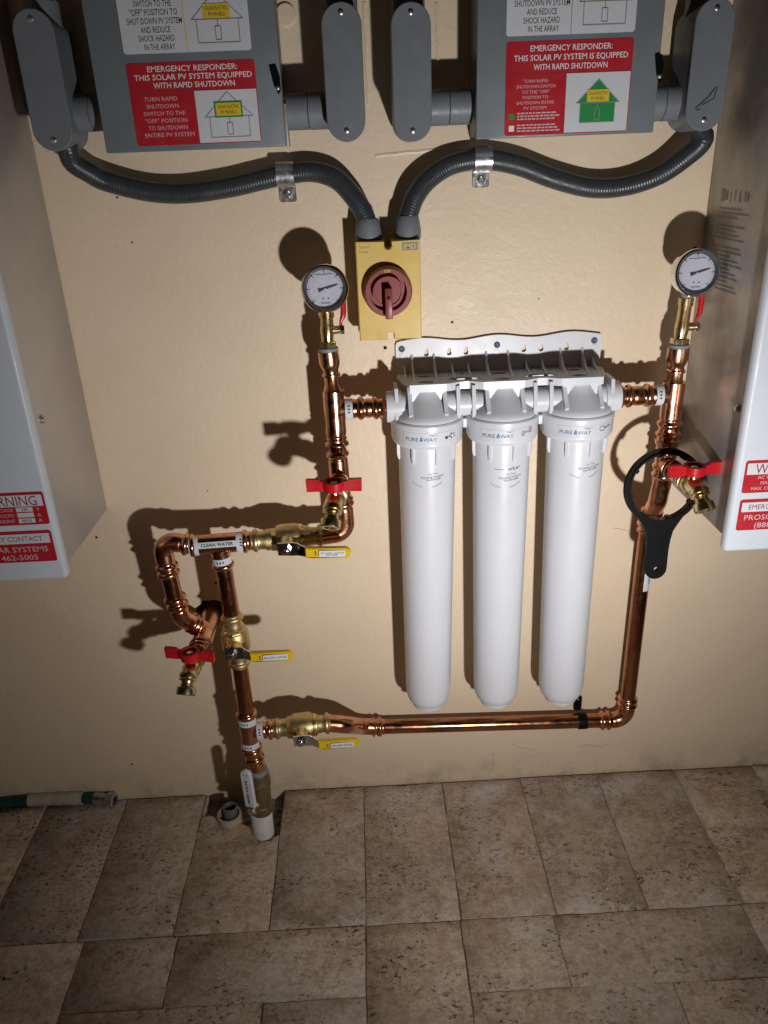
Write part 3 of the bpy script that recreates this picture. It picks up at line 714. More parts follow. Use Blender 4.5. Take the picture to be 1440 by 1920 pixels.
# heads: domed cap, ribs and arched front, ports and bridges
for i, c in enumerate(FX):
    o = V((c, -FD, 0))
    h = MB().lathe(o, UP, [(.870, .0580), (.8755, .0580), (.8800, .0562), (.8845, .0515), (.892, .0430), (.904, .0300), (.916, .0190), (SZ-.004, .0165)], 44).build('head', 'plastic', t)
    for s_ in (-1, 1):
        for q, (dx, th, yb) in enumerate(((.0290, .0066, .085), (.0510, .0060, .089))):
            x = c+s_*dx; z_ = .884 if q == 0 else .8735
            yc = yb+(.029 if q == 0 else .009); pr = [(.046, SZ-.004), (yb, SZ-.004), (yb+.002, SZ-.012), (yc, z_+.004), (yc-.003, z_), (yb-.010, z_), (.046, z_)]
            MB().prism(pr, x-th/2, x+th/2, lambda a, b, c_: V((c_, -a, b))).build('rib', 'plastic', h)
    # arched web between the inner ribs, over the dome
    ar = [(-.0285, SZ-.004), (-.0285, .892)]+[(-.0285+.0165*(k/5), .892+.028*(k/5)**.8) for k in range(1, 6)]+[(.0285-.0165*(k/5), .892+.028*(k/5)**.8) for k in range(5, 0, -1)]+[(.0285, .892), (.0285, SZ-.004)]
    MB().prism(ar, .084, .0885, front(0, c, 0)).build('arch_web', 'plastic', h)
for xa, xb, nm in ((FX[0]-.0685, FX[0]-.03, 'inlet_port'), (FX[2]+.03, FX[2]+.0685, 'outlet_port')):
    s_ = -1 if nm == 'inlet_port' else 1; xe = xa if s_ < 0 else xb
    MB().lathe(V((xe, -FD, PZ)), (-s_, 0, 0), [(0, .0185), (.0005, .0245), (.001, .0262), (.024, .0268), (.026, .0268), (.0265, .0225), (.040, .0225)], 36).build(nm, 'plastic', t)
for i in (0, 1):
    MB().lathe(V((FX[i]+.03, -FD, PZ)), RIGHT, [(0, .021), (FX[i+1]-FX[i]-.06, .021)], 32).build('bridge', 'plastic', t)
    MB().box(((FX[i]+FX[i+1])/2-.0035, -FD+.004, .852), ((FX[i]+FX[i+1])/2+.0035, -FD-.010, .868), .001).build('link_tab', 'plastic', t)

# canisters, each unscrews from its head
BX = [.0970, .2325, .3630]
BZ = [.277, .275, .273]
cl = ['left filter canister with three-dot mark on its collar', 'middle filter canister with striped mark on its collar and handwritten date', 'right filter canister with oval blue mark on its collar']
for i, c in enumerate(FX):
    topc = V((c, -FD, .874)); botc = V((BX[i], -FD-.003, BZ[i])); ax = (topc-botc).normalized(); H = (topc-botc).length
    t = thing('filter_canister', botc, 'tall white '+cl[i], 'water filter', 'white water filter canisters')
    r0, r1 = .0440, .0492; zc = H-.040
    prof = [(0, .0285), (.001, .0310), (.0105, .0325), (.0115, .0330), (.0120, .0362), (.0165, .0392), (.0225, .0415), (.031, .0431), (.045, r0)]+[(.047+(zc-.047)*k/12, r0+(r1-r0)*k/12) for k in range(1, 13)]
    body = MB().lathe(botc, ax, prof+[(H-.004, r1)], 56).build('sump', 'plastic', t)
    u_, v_, n_ = frame(ax, (0, 1, 0))
    for q in range(8):
        aa = 2*PI*(q+.30)/8; dr = u_*math.cos(aa)+v_*math.sin(aa); td = ax.cross(dr)
        rib = MB(); ce = botc+ax*(zc-.004)
        pr = [(r1-.002, .004), (r1+.0048, .004), (r1+.0046, -.018), (r1+.0028, -.027), (r1-.002, -.030)]
        rib.prism(pr, -.0016, .0016, lambda a, b, c_: ce+dr*a+ax*b+td*c_).build('rib', 'plastic', body)
    rc = .0605
    col_ = MB().lathe(botc, ax, [(H-.043, .0510), (H-.0425, .0560), (H-.0395, .0585), (H-.0365, .0592), (H-.0355, .0592), (H-.035, .0603), (H-.011, .0607), (H-.0095, .0618), (H-.003, .0616), (H-.0005, .0595), (H-.0005, .05)], 64).build('collar', 'plastic', t)
    # print on the collar
    pf = cyl(botc+ax*(H-.0232), ax, OUT, .0607); sgn = 1
    f2 = lambda a, b, c_=0.0: pf(a, b, c_)
    lb_ = MB()
    for k in range(24):
        a0, a1 = -.047+.094*k/24, -.047+.094*(k+1)/24
        lb_.add([f2(a0, -.0100, .0004), f2(a1, -.0100, .0004), f2(a1, .0105, .0004), f2(a0, .0105, .0004)], [[0, 1, 2, 3]])
    lb_.build('collar_label', 'label', col_)
    off = -.004 if i == 0 else (-.006 if i == 1 else -.007)
    tx = MB(); text(tx, 'PURE', off-.0260, -.0005, .0062, f2, .0215, .0007, .002); text(tx, 'WAY', off+.0040, -.0005, .0062, f2, .0220, .0007, .002)
    text(tx, 'Stage %d' % (i+1), off+.010, .0072, .0024, f2, .013, .0007); tx.build('lettering', 'navy', col_)
    dp = MB(); poly(dp, [(off-.0105+x_, y_) for x_, y_ in ((-.0030, -.0030), (0, -.0038), (.0032, -.0026), (.0022, .0012), (.0006, .0055), (-.0016, .0012))], f2, .0007); dp.build('drop_mark', 'blue_ink', col_)
    mk = MB()
    if i == 0:
        for x_, y_, r_m in ((.0285, .0005, .0028), (.0345, .002, .0015), (.0385, .0055, .0017), (.0385, -.001, .0014)): poly(mk, circ(x_, y_, r_m, 12), f2, .0007)
        line(mk, (.030, .0005), (.0345, .002), .0008, f2, 0, .0007); line(mk, (.0345, .002), (.0385, .0055), .0008, f2, 0, .0007); line(mk, (.0345, .002), (.0385, -.001), .0008, f2, 0, .0007)
        mk.build('collar_mark', 'ink', col_)
        m2 = MB()
        for k in range(3): poly(m2, rect(.0415+.001*k, .0045-.0028*k, .0475, .0058-.0028*k), f2, .0007)
        m2.build('small_print', 'grey_ink', col_)
    elif i == 1:
        for k in range(4): poly(mk, rect(.023+.0018*k, -.003, .0241+.0018*k, .006), f2, .0007)
        for k in range(4): poly(mk, rect(.0385+.0018*k, .000, .0396+.0018*k, .010), f2, .0007)
        for k in range(5): line(mk, (.0305+.0014*k, .001+.004*(k % 2)), (.032+.0014*k, .005-.004*(k % 2)), .001, f2, 0, .0007)
        mk.build('collar_mark', 'grey_ink', col_)
    else:
        el = [(.029+.0058*math.cos(2*PI*k/20), .0035+.0038*math.sin(2*PI*k/20)) for k in range(21)]
        for a, b in zip(el, el[1:]): line(mk, a, b, .0011, f2, 0, .0007)
        text(mk, 'pure', .040, .0055, .0048, f2, .014, .0007, .02, 8); mk.build('collar_mark', 'navy', col_)
    # service sticker printed on the sump
    zl = (.098, .105, .094)[i]; rr = r1-(r1-r0)*zl/(zc)+.0006; xo = (-.003, .0, .006)[i]
    pf2 = cyl(botc+ax*(zc-zl+.04), ax, OUT, rr)
    tx = MB(); text(tx, 'No Trust', xo+.0095, .010, .0034, pf2, .0165, .0003, 0, 6); text(tx, 'Plumbing Solutions', xo+.0085, .0045, .0040, pf2, .040, .0003, .006, 5); text(tx, '954-459-6088', xo+.0095, -.0005, .0036, pf2, .026, .0003, .006, 5)
    tx.build('service_print', 'grey_ink', body)
    ln = MB(); arc = [(xo+.030*math.cos(R_(q)), .002+.0165*math.sin(R_(q))) for q in range(205, 336, 6)]
    for k, (a, b) in enumerate(zip(arc, arc[1:])):
        if not 8 <= k <= 12: line(ln, a, b, .0007, pf2, 0, .0003)
    ln.build('underline_arc', 'grey_ink', body)
    if i == 1:
        hw_ = MB(); sq = [(.004, .0175), (.006, .0205), (.0065, .017), (.009, .0205), (.010, .0175), (.013, .023), (.0135, .016), (.016, .0195), (.018, .018), (.020, .0225), (.020, .0175), (.023, .0205), (.026, .0225)]
        for a, b in zip(sq, sq[1:]): line(hw_, a, b, .0008, pf2, 0, .0003)
        line(hw_, (-.020, .0195), (-.004, .0185), .0007, pf2, 0, .0003); hw_.build('handwriting', 'ink', body)

# ================================================================== COPPER AND VALVES
RP, RF, RB = .0152, .0170, .0203
def beadfun(beads, base=RF, ends=None):
    """radius along a fitting: press beads at distances from the start (>=0) or end (<0)"""
    def f(s_, L_):
        r = base
        for b in beads:
            p = b if b >= 0 else L_+b; x = abs(s_-p)
            if x < .0042: r = max(r, base+(RB-RF)*math.sqrt(max(0, 1-(x/.0042)**2)))
            elif x < .0105: r = min(r, base-.0009*math.sin((x-.0042)/.0063*PI))
        return r
    return f
def fit(pts, beads, parent, name='fitting', rad=(), m='fitting', base=RF):
    p = path(pts, rad); return MB().tube(p, beadfun(beads, base), 26).build(name, m, parent, angle=60)
def pipe(a, b, parent, name='pipe', r=RP, m='copper'):
    a, b = V(a), V(b); p = [a.lerp(b, k/20) for k in range(21)]
    return MB().tube(p, r, 26).build(name, m, parent)
def wrap(parent, o, ax, L_, n, r, arrows=3, vertical=True, span=100, word=None, slim=False):
    """paper label wrapped round the front of a pipe"""
    pf = cyl(o, ax, n, r+.0004); mb = MB(); w_ = R_(span)*r; K = 16
    for k in range(K):
        a0, a1 = -w_+2*w_*k/K, -w_+2*w_*(k+1)/K
        mb.add([pf(a0, -L_/2), pf(a1, -L_/2), pf(a1, L_/2), pf(a0, L_/2), pf(a0, -L_/2, .0003), pf(a1, -L_/2, .0003), pf(a1, L_/2, .0003), pf(a0, L_/2, .0003)], [[0, 1, 2, 3], [4, 5, 6, 7], [0, 1, 5, 4], [3, 2, 6, 7]])
    lbx = mb.build('pipe_label', 'label', parent); pr = MB()
    for k in range(arrows):
        a = (k-(arrows-1)/2)*.0052
        poly(pr, [(a-.0021, -.0004), (a, .0026), (a+.0021, -.0004), (a+.0008, -.0004), (a+.0008, -.0026), (a-.0008, -.0026), (a-.0008, -.0004)], pf, .0006)
    if word: text(pr, word, 0, 0, .0042, pf, None, .0006, .02, 90)
    if pr.v: pr.build('arrow_print', 'ink', lbx)
    return lbx

# ---- left riser, from the gauge down to the outlet valve
DL = .073
XL = W(628, 780, DL).x
zL = lambda y: W(628, y, DL).z
LV = W(540, 1009, DL+.012)          # outlet ball valve centre
t = thing('copper_riser', (XL, -DL, LV.z), 'left copper riser from pressure gauge down to elbow beside filters', 'copper pipe', 'copper pipe runs')
rTop = V((XL-.004, -DL, zL(657)))
MB().lathe(rTop, (.06, 0, -1), [(0, .0140), (.0005, .0172), (.020, .0172), (.027, .0150), (.031, .0128), (.036, .0128), (.038, .0152), (.041, .0152), (.043, .0124), (.056, .0128), (.066, .0165), (.070, .0178)], 30).build('reducing_adapter', 'fitting', t)
MB().lathe(rTop+V((0, 0, -.001)), UP, [(0, .0160), (.002, .0168), (.006, .0164), (.007, .0150)], 24).build('sealant_ring', 'tape', t)
zt0 = rTop.z-.066
fit([V((XL, -DL, zt0)), V((XL, -DL, zL(833)))], [-.008, -.001], t, 'tee', base=.0180)
fit([V((XL+.010, -DL, PZ)), V((XL+.062, -DL, PZ)), V((FX[0]-.066, -DL, PZ))], [.034, -.010, -.020], t, 'tee_branch', base=.0165)
wrap(t, V((XL+.0245, -DL, PZ)), (1, 0, 0), .0125, OUT+UP*.25, .0170)
pipe((XL, -DL, zL(828)), (XL, -DL, zL(850)), t)
zS = .771                           # spigot height on the riser
cor = V((XL+.006, -DL, LV.z))
fit([V((XL, -DL, zL(842))), V((XL+.003, -DL, zL(940)))], [.008, -.005, -.026], t, 'tee')
fit([V((XL+.003, -DL, zL(932))), V((XL+.005, -DL, zL(960))), cor, V((LV.x+.05, -DL-.011, LV.z))], [.012], t, 'elbow', (.05, .043))
fit([V((XL+.001, -DL-.006, zS)), V((XL+.001, -DL-.078, zS))], [.030, .040], t, 'tee_branch', base=.0150)

# ---- ball valve
def ball_valve(c, ax, lever, lab, words, stretch=1.0):
    c = V(c); ax = V(ax).normalized(); t = thing('ball_valve', c, lab, 'valve', 'brass ball valves with yellow lever grips')
    hl = .0575*stretch
    pr = [(-hl, .0160), (-hl+.001, .0172), (-hl+.004, .0172), (-hl+.006, .0205), (-hl+.0085, .0212), (-hl+.011, .0205), (-hl+.013, .0172), (-hl+.017, .0162), (-hl+.022, .0172), (-hl+.026, .0172), (-hl+.027, .0195)]
    body = MB().lathe(c, ax, pr+[(-.021, .0195), (-.020, .0240), (-.012, .0262), (.012, .0262), (.0195, .0248), (.020, .0218)]+[(-a, b) for a, b in pr[::-1]], 36).build('body', 'cast', t)
    MB().lathe(c+ax*-.0285, ax, [(0, .0218), (.009, .0218)], flat=8).build('hex_collar', 'brass', body)
    MB().lathe(c+ax*.0205, ax, [(0, .0210), (.004, .0226), (.008, .0210)], 30).build('hex_collar', 'brass', body)
    MB().lathe(c, OUT, [(.015, .0165), (.025, .0150), (.030, .0125), (.040, .0120)], 28).build('bonnet', 'brass', t)
    l_ = V(lever).normalized(); s_ = OUT.cross(l_)
    pf = lambda a, b, c_=0.0: c+l_*a-s_*b+OUT*c_
    # steel strip: flat at the stem, cranked outward to the grip
    st = MB(); prof = [(-.014, .042), (.012, .042), (.020, .043), (.030, .0510), (.036, .0550), (.044, .0560)]
    hw = [.0115, .0125, .0115, .0095, .0090, .0090]; vs_ = []; fs = []
    for (a, h), b in zip(prof, hw): vs_ += [pf(a, -b, h), pf(a, b, h), pf(a, b, h+.0026), pf(a, -b, h+.0026)]
    for i in range(len(prof)-1):
        for k in range(4): fs.append([4*i+k, 4*i+(k+1) % 4, 4*i+4+(k+1) % 4, 4*i+4+k])
    fs += [[0, 1, 2, 3], [4*i+4+k for k in range(4)]]
    lv = st.add(vs_, fs).build('lever', 'chrome', t, angle=20)
    MB().lathe(c, OUT, [(.0446, .0085), (.0515, .0085), (.0525, .0070)], flat=6).lathe(c, OUT, [(.0525, .0045), (.056, .0042), (.0565, .003)], 14).build('stem_nut', 'chrome', lv)
    gp = MB(); ga, gb, gw = .034, .112, .0102
    out_ = [(ga, -gw*.92), (gb-gw, -gw)]+[(gb-gw+gw*math.cos(R_(q)), gw*math.sin(R_(q))) for q in range(-75, 76, 15)]+[(gb-gw, gw), (ga, gw*.92)]
    def bend(a, b, c_):
        k = max(0, min(1, (a-.036)/.014)); h = .0565+.0040*(1-(1-k)**2) if a > .034 else .0565
        return pf(a, b, h+c_-.0035)
    pts = []
    for i in range(len(out_)):
        a, b = V(out_[i]), V(out_[(i+1) % len(out_)]); m_ = max(1, int((b-a).length/.006))
        pts += [tuple(a.lerp(b, k/m_)) for k in range(m_)]
    grip = gp.prism(pts, -.0008, .0070, bend, cham=.0018).build('grip', 'yellow_grip', t)
    ps = lambda a, b, c_=0.0: bend(a, b, .0070+c_)
    tg = MB().prism(rect(.058, -.0058, .1025, .0058), .0001, .0005, ps).build('grip_sticker', 'label', grip)
    tx = MB()
    if len(words) == 2:
        text(tx, words[0], .0802, .0022, .0026, ps, .020, .0007, .02); text(tx, words[1], .0802, -.0012, .0026, ps, .040, .0007, .02)
    else: text(tx, words[0], .0802, 0, .0036, ps, .040, .0007, .02)
    tx.build('lettering', 'navy', grip)
    em = MB(); line(em, (.052, -.004), (.052, .004), .0008, ps, 0, .0003); line(em, (.0535, -.004), (.0535, -.001), .0012, ps, 0, .0003); line(em, (.0535, .001), (.0535, .004), .0012, ps, 0, .0003); em.build('embossed_mark', 'bronze', grip)
    return t
T1 = W(409, 1019, .096)             # clean-water tee
axL = (V((LV.x, LV.y, LV.z))-V((T1.x, T1.y, T1.z))).normalized()
ball_valve(LV, axL, (1, 0, -.03), 'upper brass ball valve with yellow lever beside the clean water tee', ('FILTER', 'OUTLET VALVE'), ((LV-T1).length-.057)/.0575)

# ---- clean water run
t = thing('copper_branch', T1, 'copper clean water tee and bent pipe leading back into the wall', 'copper pipe', 'copper pipe runs')
fit([T1+axL*.056, T1-axL*.050], [.009, -.006], t, 'tee', base=.0178)
fit([T1+V((.002, 0, -.010)), T1+V((.004, 0, -.050))], [-.008], t, 'tee_branch', base=.0170)
E1 = W(301, 1012, .098)
E2 = W(337, 1160, .100)
down = (E2-E1).normalized()
fit([T1-axL*.044, E1+V((0, 0, .0)), E1+down*.072], [.012, -.020, -.006], t, 'elbow', (.024,))
pipe(E1+down*.068, E1+down*.115, t)
HX = hc.x                           # the pipe leaves the wall here
J = V((HX-.002, -.062, hc.z-.004))
a45 = E1+down*.112
kne = W(341, 1158, .096)
fit([a45, kne, J], [.006, .022, -.040, -.030], t, 'bend', (.030,))
fit([V((HX-.002, .05, hc.z-.004)), V((HX-.002, -.060, hc.z-.004)), V((HX-.002, -.138, hc.z-.004))], [-.008, -.020], t, 'wall_tee', base=.0185)
# printed bands and word strip
for s_, dx in ((-1, -.041), (1, .041)): wrap(t, T1+axL*dx, axL, .0165, OUT+UP*.40, .0181, span=78)
pf = cyl(T1, axL, OUT+UP*.35, .0183); mb = MB(); K = 6
for k in range(K):
    a0, a1 = -.0055+.011*k/K, -.0055+.011*(k+1)/K
    mb.add([pf(a0, -.034), pf(a1, -.034), pf(a1, .034), pf(a0, .034)], [[0, 1, 2, 3]])
lb_ = mb.build('clean_water_label', 'label', t); tx = MB()
# lettering runs along the pipe: swap the two surface directions
tx = MB(); text(tx, 'CLEAN WATER', 0, 0, .0052, lambda a, b, c_=0.0: pf(-b, a, c_), .056, .0003, .03)
tx.build('lettering', 'ink', lb_)
wrap(t, T1+V((.0028, 0, -.0305)), (0.05, 0, -1), .0125, OUT, .0173, span=80)

# ---- hose bibs (spigots)
def hose_bib(o, lab, yaw=0.0, tilt=0.0, L0=.074, sx=0.0):
    """o: on the pipe axis; body runs straight out from the wall, handle on top, nozzle angled down"""
    o = V(o); t = thing('hose_bib', o, lab, 'spigot', 'brass drain spigots with red butterfly handles')
    ax = (OUT+RIGHT*sx).normalized(); b0 = o+OUT*L0
    MB().lathe(b0, ax, [(-.002, .0150), (.004, .0162), (.007, .0150)], 26).build('sealant_ring', 'tape', t)
    body = MB().lathe(b0, ax, [(.004, .0150), (.012, .0150), (.0125, .0135), (.018, .0135), (.024, .0158), (.040, .0158), (.046, .0140), (.058, .0125), (.062, .0095), (.064, 0)], 30).build('body', 'brass', t)
    hz = .025; hcn = b0+ax*.032
    MB().lathe(hcn, UP, [(.010, .0095), (.018, .0088), (.019, .0060), (hz+.004, .0055)], 20).build('stem', 'brass', t)
    MB().lathe(hcn+UP*(hz+.0035), UP, [(0, .0062), (.005, .0062), (.006, .0045)], flat=6).build('stem_nut', 'steel', t)
    cy, sy = math.cos(R_(yaw)), math.sin(R_(yaw)); hx_ = V((cy, sy, tilt)).normalized(); hy = V((-sy, cy, 0))
    hb = MB(); hb.lathe(hcn+UP*(hz-.004), UP, [(0, .0165), (.0155, .0175), (.0155, .0125), (.003, .0115)], 30)
    for s_ in (-1, 1):
        pfh = lambda a, b, c_: hcn+UP*(hz+.003)+hx_*(s_*a)+UP*b+hy*c_
        hb.prism([(.013, -.007), (.024, -.0080), (.044, -.0085), (.0445, .0120), (.0235, .0115), (.0225, .0085), (.0125, .0085)], -.0042, .0042, pfh)
    hb.build('handle', 'red_handle', t, angle=28)
    nd = V((sx, -.62, -.78)).normalized(); n0 = b0+ax*.052+V((0, 0, -.001))
    MB().lathe(n0, nd, [(-.004, .0150), (.000, .0160), (.003, .0160), (.0035, .0140), (.006, .0155), (.009, .0155), (.0095, .0112), (.012, .0108), (.0125, .0098), (.014, .0098), (.0145, .0112), (.021, .0112)], 28).build('nozzle', 'brass', t)
    n1 = n0+nd*.019
    MB().lathe(n1, nd, [(0, .0130), (.0015, .0162), (.004, .0168), (.0135, .0168), (.015, .0155), (.015, .0105), (.008, .0095), (.008, 0)], flat=14).build('hose_nut', 'brass', t)
    return t
hose_bib((XL+.001, -DL-.004, zS), 'brass spigot with red handle on left riser beside the canisters', -4, sx=-.16)
hose_bib((HX-.003, -.070, hc.z-.010), 'brass spigot with red handle low on the left near wall hole', -10, -.05, sx=-.14)

# ---- vertical bypass pipe, bypass valve, lower tee, main valve
VB = W(442, 1200, .100)             # bypass valve
T2 = W(467, 1372, .106)             # lower tee
PB = FL(498, 1566, ZB); PB = V((PB.x, -.118, ZB))   # where the white pipe leaves the floor
b0 = T1+V((.004, 0, -.048)); axV = (VB-b0).normalized(); axD = (T2-VB).normalized()
t = thing('copper_bypass_pipe', T2, 'vertical copper bypass pipe with lower tee above the main valve', 'copper pipe', 'copper pipe runs')
pipe(b0-axV*.004, VB-axV*.050, t)
pipe(VB+axV*.050, T2-axD*.040, t)
IV = W(567, 1361, .104)
axI = (IV-T2).normalized()
MVt = W(484, 1442, .110)
fit([T2-axD*.050, T2+axD*.040], [.007, -.004], t, 'tee', base=.0176)
fit([T2+axD*.034, MVt+V((0, 0, -.002))], [.010, .024, .030], t, 'coupling', base=.0168)
fit([T2+axI*.012, T2+axI*.050], [.030], t, 'tee_branch', base=.0168)
wrap(t, T2-axD*.030, axD, .0135, OUT+RIGHT*-.15, .0180, span=85); wrap(t, T2+axD*.026, axD, .0135, OUT+RIGHT*-.15, .0180, span=85)
wrap(t, T2+axI*.0235, axI, .0120, OUT+UP*.5, .0172, span=80)
ball_valve(VB, axV, (1, 0, .01), 'middle brass ball valve on vertical pipe with yellow lever pointing right', ('BYPASS VALVE',))
ball_valve(IV, axI, (1, 0, .03), 'lower brass ball valve with yellow lever near the floor', ('FILTER INLET',))

# ---- main valve
axM = (V((PB.x, PB.y, PB.z))-MVt).normalized(); MVb = W(489, 1519, .113); Lm = (MVb-MVt).length
t = thing('main_valve', MVb, 'dull bronze main shutoff valve with white upright lever', 'valve')
body = MB().lathe(MVt, axM, [(-.003, .0160), (-.001, .0186), (.003, .0192), (.009, .0192), (.011, .0185)], 32).build('sealant_ring', 'tape', t)
body = MB().lathe(MVt, axM, [(.006, .0185), (.008, .0205), (.016, .0212), (.022, .0212), (.023, .0225), (.034, .0235), (.040, .0228), (.041, .0210), (Lm-.022, .0212), (Lm-.020, .0232), (Lm-.003, .0232), (Lm, .0215)], 32).build('body', 'bronze', t)
MB().lathe(MVt, axM, [(.026, .0238), (.031, .0238)], flat=8).build('hex_ring', 'brass', body)
stc = MVt+axM*(Lm*.66); sd = (OUT*.93-RIGHT*.36).normalized()
MB().lathe(stc, sd, [(.012, .0130), (.026, .0120), (.030, .0085), (.040, .0080)], 22).build('bonnet', 'bronze', t)
lv = MB().lathe(stc+sd*.038, sd, [(0, .0085), (.006, .0085)], flat=6).build('stem_nut', 'chrome', t)
u_ = (-axM+V((-.05, 0, 0))).normalized(); s_ = sd.cross(u_).normalized()*-1
if s_.x < 0: s_ = -s_
pf = lambda a, b, c_=0.0: stc+sd*(.036+c_)+s_*a+u_*b
MB().prism([(-.009, -.010), (.009, -.010), (.009, .018), (-.009, .018)], 0, .0025, pf).build('lever', 'chrome', t)
hw = .0115
gp = [(-hw, .012), (hw, .012)]+[(hw*math.cos(R_(q)), .090+hw*math.sin(R_(q))) for q in range(0, 181, 15)]
grip = MB().prism(gp, -.001, .0065, pf, cham=.0016).build('grip', 'plastic', t)
tx = MB(); text(tx, 'MAIN VALVE', -.0005, .050, .0052, lambda a, b, c_=0.0: pf(a, b, .0065+c_), .056, .0004, .03, 90); text(tx, 'CLOSE', 0, .0175, .0022, lambda a, b, c_=0.0: pf(a, b, .0065+c_), .011, .0004)
poly(tx, [(-.006, .091), (-.003, .0935), (-.0025, .0905)], lambda a, b, c_=0.0: pf(a, b, .0065+c_), .0004); poly(tx, [(.006, .092), (.003, .0935), (.0035, .0895)], lambda a, b, c_=0.0: pf(a, b, .0065+c_), .0004)
tx.build('lettering', 'ink', grip)
t = MB().lathe(PB+V((0, 0, -.01)), (MVb-PB), [(0, .0205), (.002, .0205), (.030, .0212), (.031, .0222), ((MVb-PB).length+.006, .0226), ((MVb-PB).length+.009, .0205)], 32).build('floor_pipe_stub', 'pvc_white', org=PB)
tag(t, 'stained white plastic pipe rising from the floor under main valve', 'pipe')
# cut beige sleeve with grey pipe inside
c = FL(430, 1528, .012); c = V((c.x, c.y, ZB))
t = thing('cut_pipe', c, 'cut open beige pipe sleeve with grey pipe inside, left of main valve', 'pipe')
MB().lathe(c, UP, [(-.01, .0255), (.042, .0255), (.0425, .0248), (.0425, .0215), (-.01, .0210)], 36, closed=True).build('sleeve', 'pvc_beige', t)
MB().lathe(c+V((.001, .001, 0)), (.04, .05, 1), [(-.01, .0150), (.058, .0150), (.0585, .0145), (.0585, .0128), (-.01, .0125)], 32, closed=True).build('inner_pipe', 'galv', t)
MB().lathe(c, UP, [(0, .0205), (.014, .0205)], 24).build('grout_fill', 'mortar', t)

# ---- supply run to the right
RL = .032                           # low run hugs the wall
OF = W(668, 1361, .070); B0 = W(705, 1363, RL); CR = W(1183, 1349, RL)
XR = .5185
t = thing('copper_supply_run', (XR, -RL, CR.z), 'long copper run under the canisters rising on the right side', 'copper pipe', 'copper pipe runs')
fit([IV+axI*.050, W(648, 1359, .102), W(676, 1362, RL+.004), B0+V((.012, 0, 0))], [-.006], t, 'offset_bend', (.026, .026))
low0 = B0; lowdir = (CR-B0).normalized()
fit([B0-lowdir*.014, B0+lowdir*.018], [.010, .022], t, 'coupling')
pipe(B0, CR-lowdir*.050, t)
corner = V((XR-.0, -RL, CR.z))
ztop = W(1205, 985, RL).z
fit([CR-lowdir*.070, corner, V((XR, -RL, CR.z+.062))], [.008, .020, -.020, -.007], t, 'elbow', (.036,))
pipe((XR, -RL, CR.z+.058), (XR, -RL, ztop), t)
DR = .073
zR = lambda y: W(1255, y, DR).z
zB_ = W(1225, 940, .06).z
fit([V((XR, -RL, ztop-.012)), V((XR, -RL, ztop+.014)), V((XR+.001, -.062, zB_+.002)), V((XR+.001, -DR, zR(885))), V((XR+.001, -DR, zR(846)))], [.004, .016, .050, -.004], t, 'offset_bend', (.03, .03, .03))
fit([V((XR+.001, -DR, zR(895))), V((XR+.001, -DR, zR(825)))], [.006, .022, -.012, -.004], t, 'spigot_tee', base=.0172)
zSR = zR(868)
fit([V((XR+.001, -DR-.004, zSR)), V((XR+.001, -DR-.078, zSR))], [.030, .040], t, 'tee_branch', base=.0150)
fit([V((XR+.001, -DR, zR(835))), V((XR+.001, -DR, zR(716)))], [.010, .022, .040], t, 'tee', base=.0180)
fit([V((XR-.010, -DR, PZ)), V((FX[2]+.064, -DR, PZ))], [.034, -.010, -.020], t, 'tee_branch', base=.0165)
wrap(t, V((XR-.0255, -DR, PZ)), (1, 0, 0), .0125, OUT+UP*.25, .0170)
wrap(t, V((XR, -RL, W(1205, 1080, RL).z)), UP, .052, OUT+RIGHT*.75, RP, arrows=0, span=42, word='WATER')
rT2 = V((XR+.001, -DR, zR(652)))
MB().lathe(rT2, (0, 0, -1), [(0, .0140), (.0005, .0172), (.020, .0172), (.027, .0150), (.031, .0128), (.036, .0128), (.038, .0152), (.041, .0152), (.043, .0124), (.054, .0128), (.062, .0165), (.066, .0178)], 30).build('reducing_adapter', 'fitting', t)
MB().lathe(rT2+V((0, 0, -.001)), UP, [(0, .0160), (.002, .0168), (.006, .0164), (.007, .0150)], 24).build('sealant_ring', 'tape', t)
hose_bib((XR+.001, -DR-.002, zSR), 'brass spigot with red handle on right riser holding the filter wrench', 6, sx=.16)

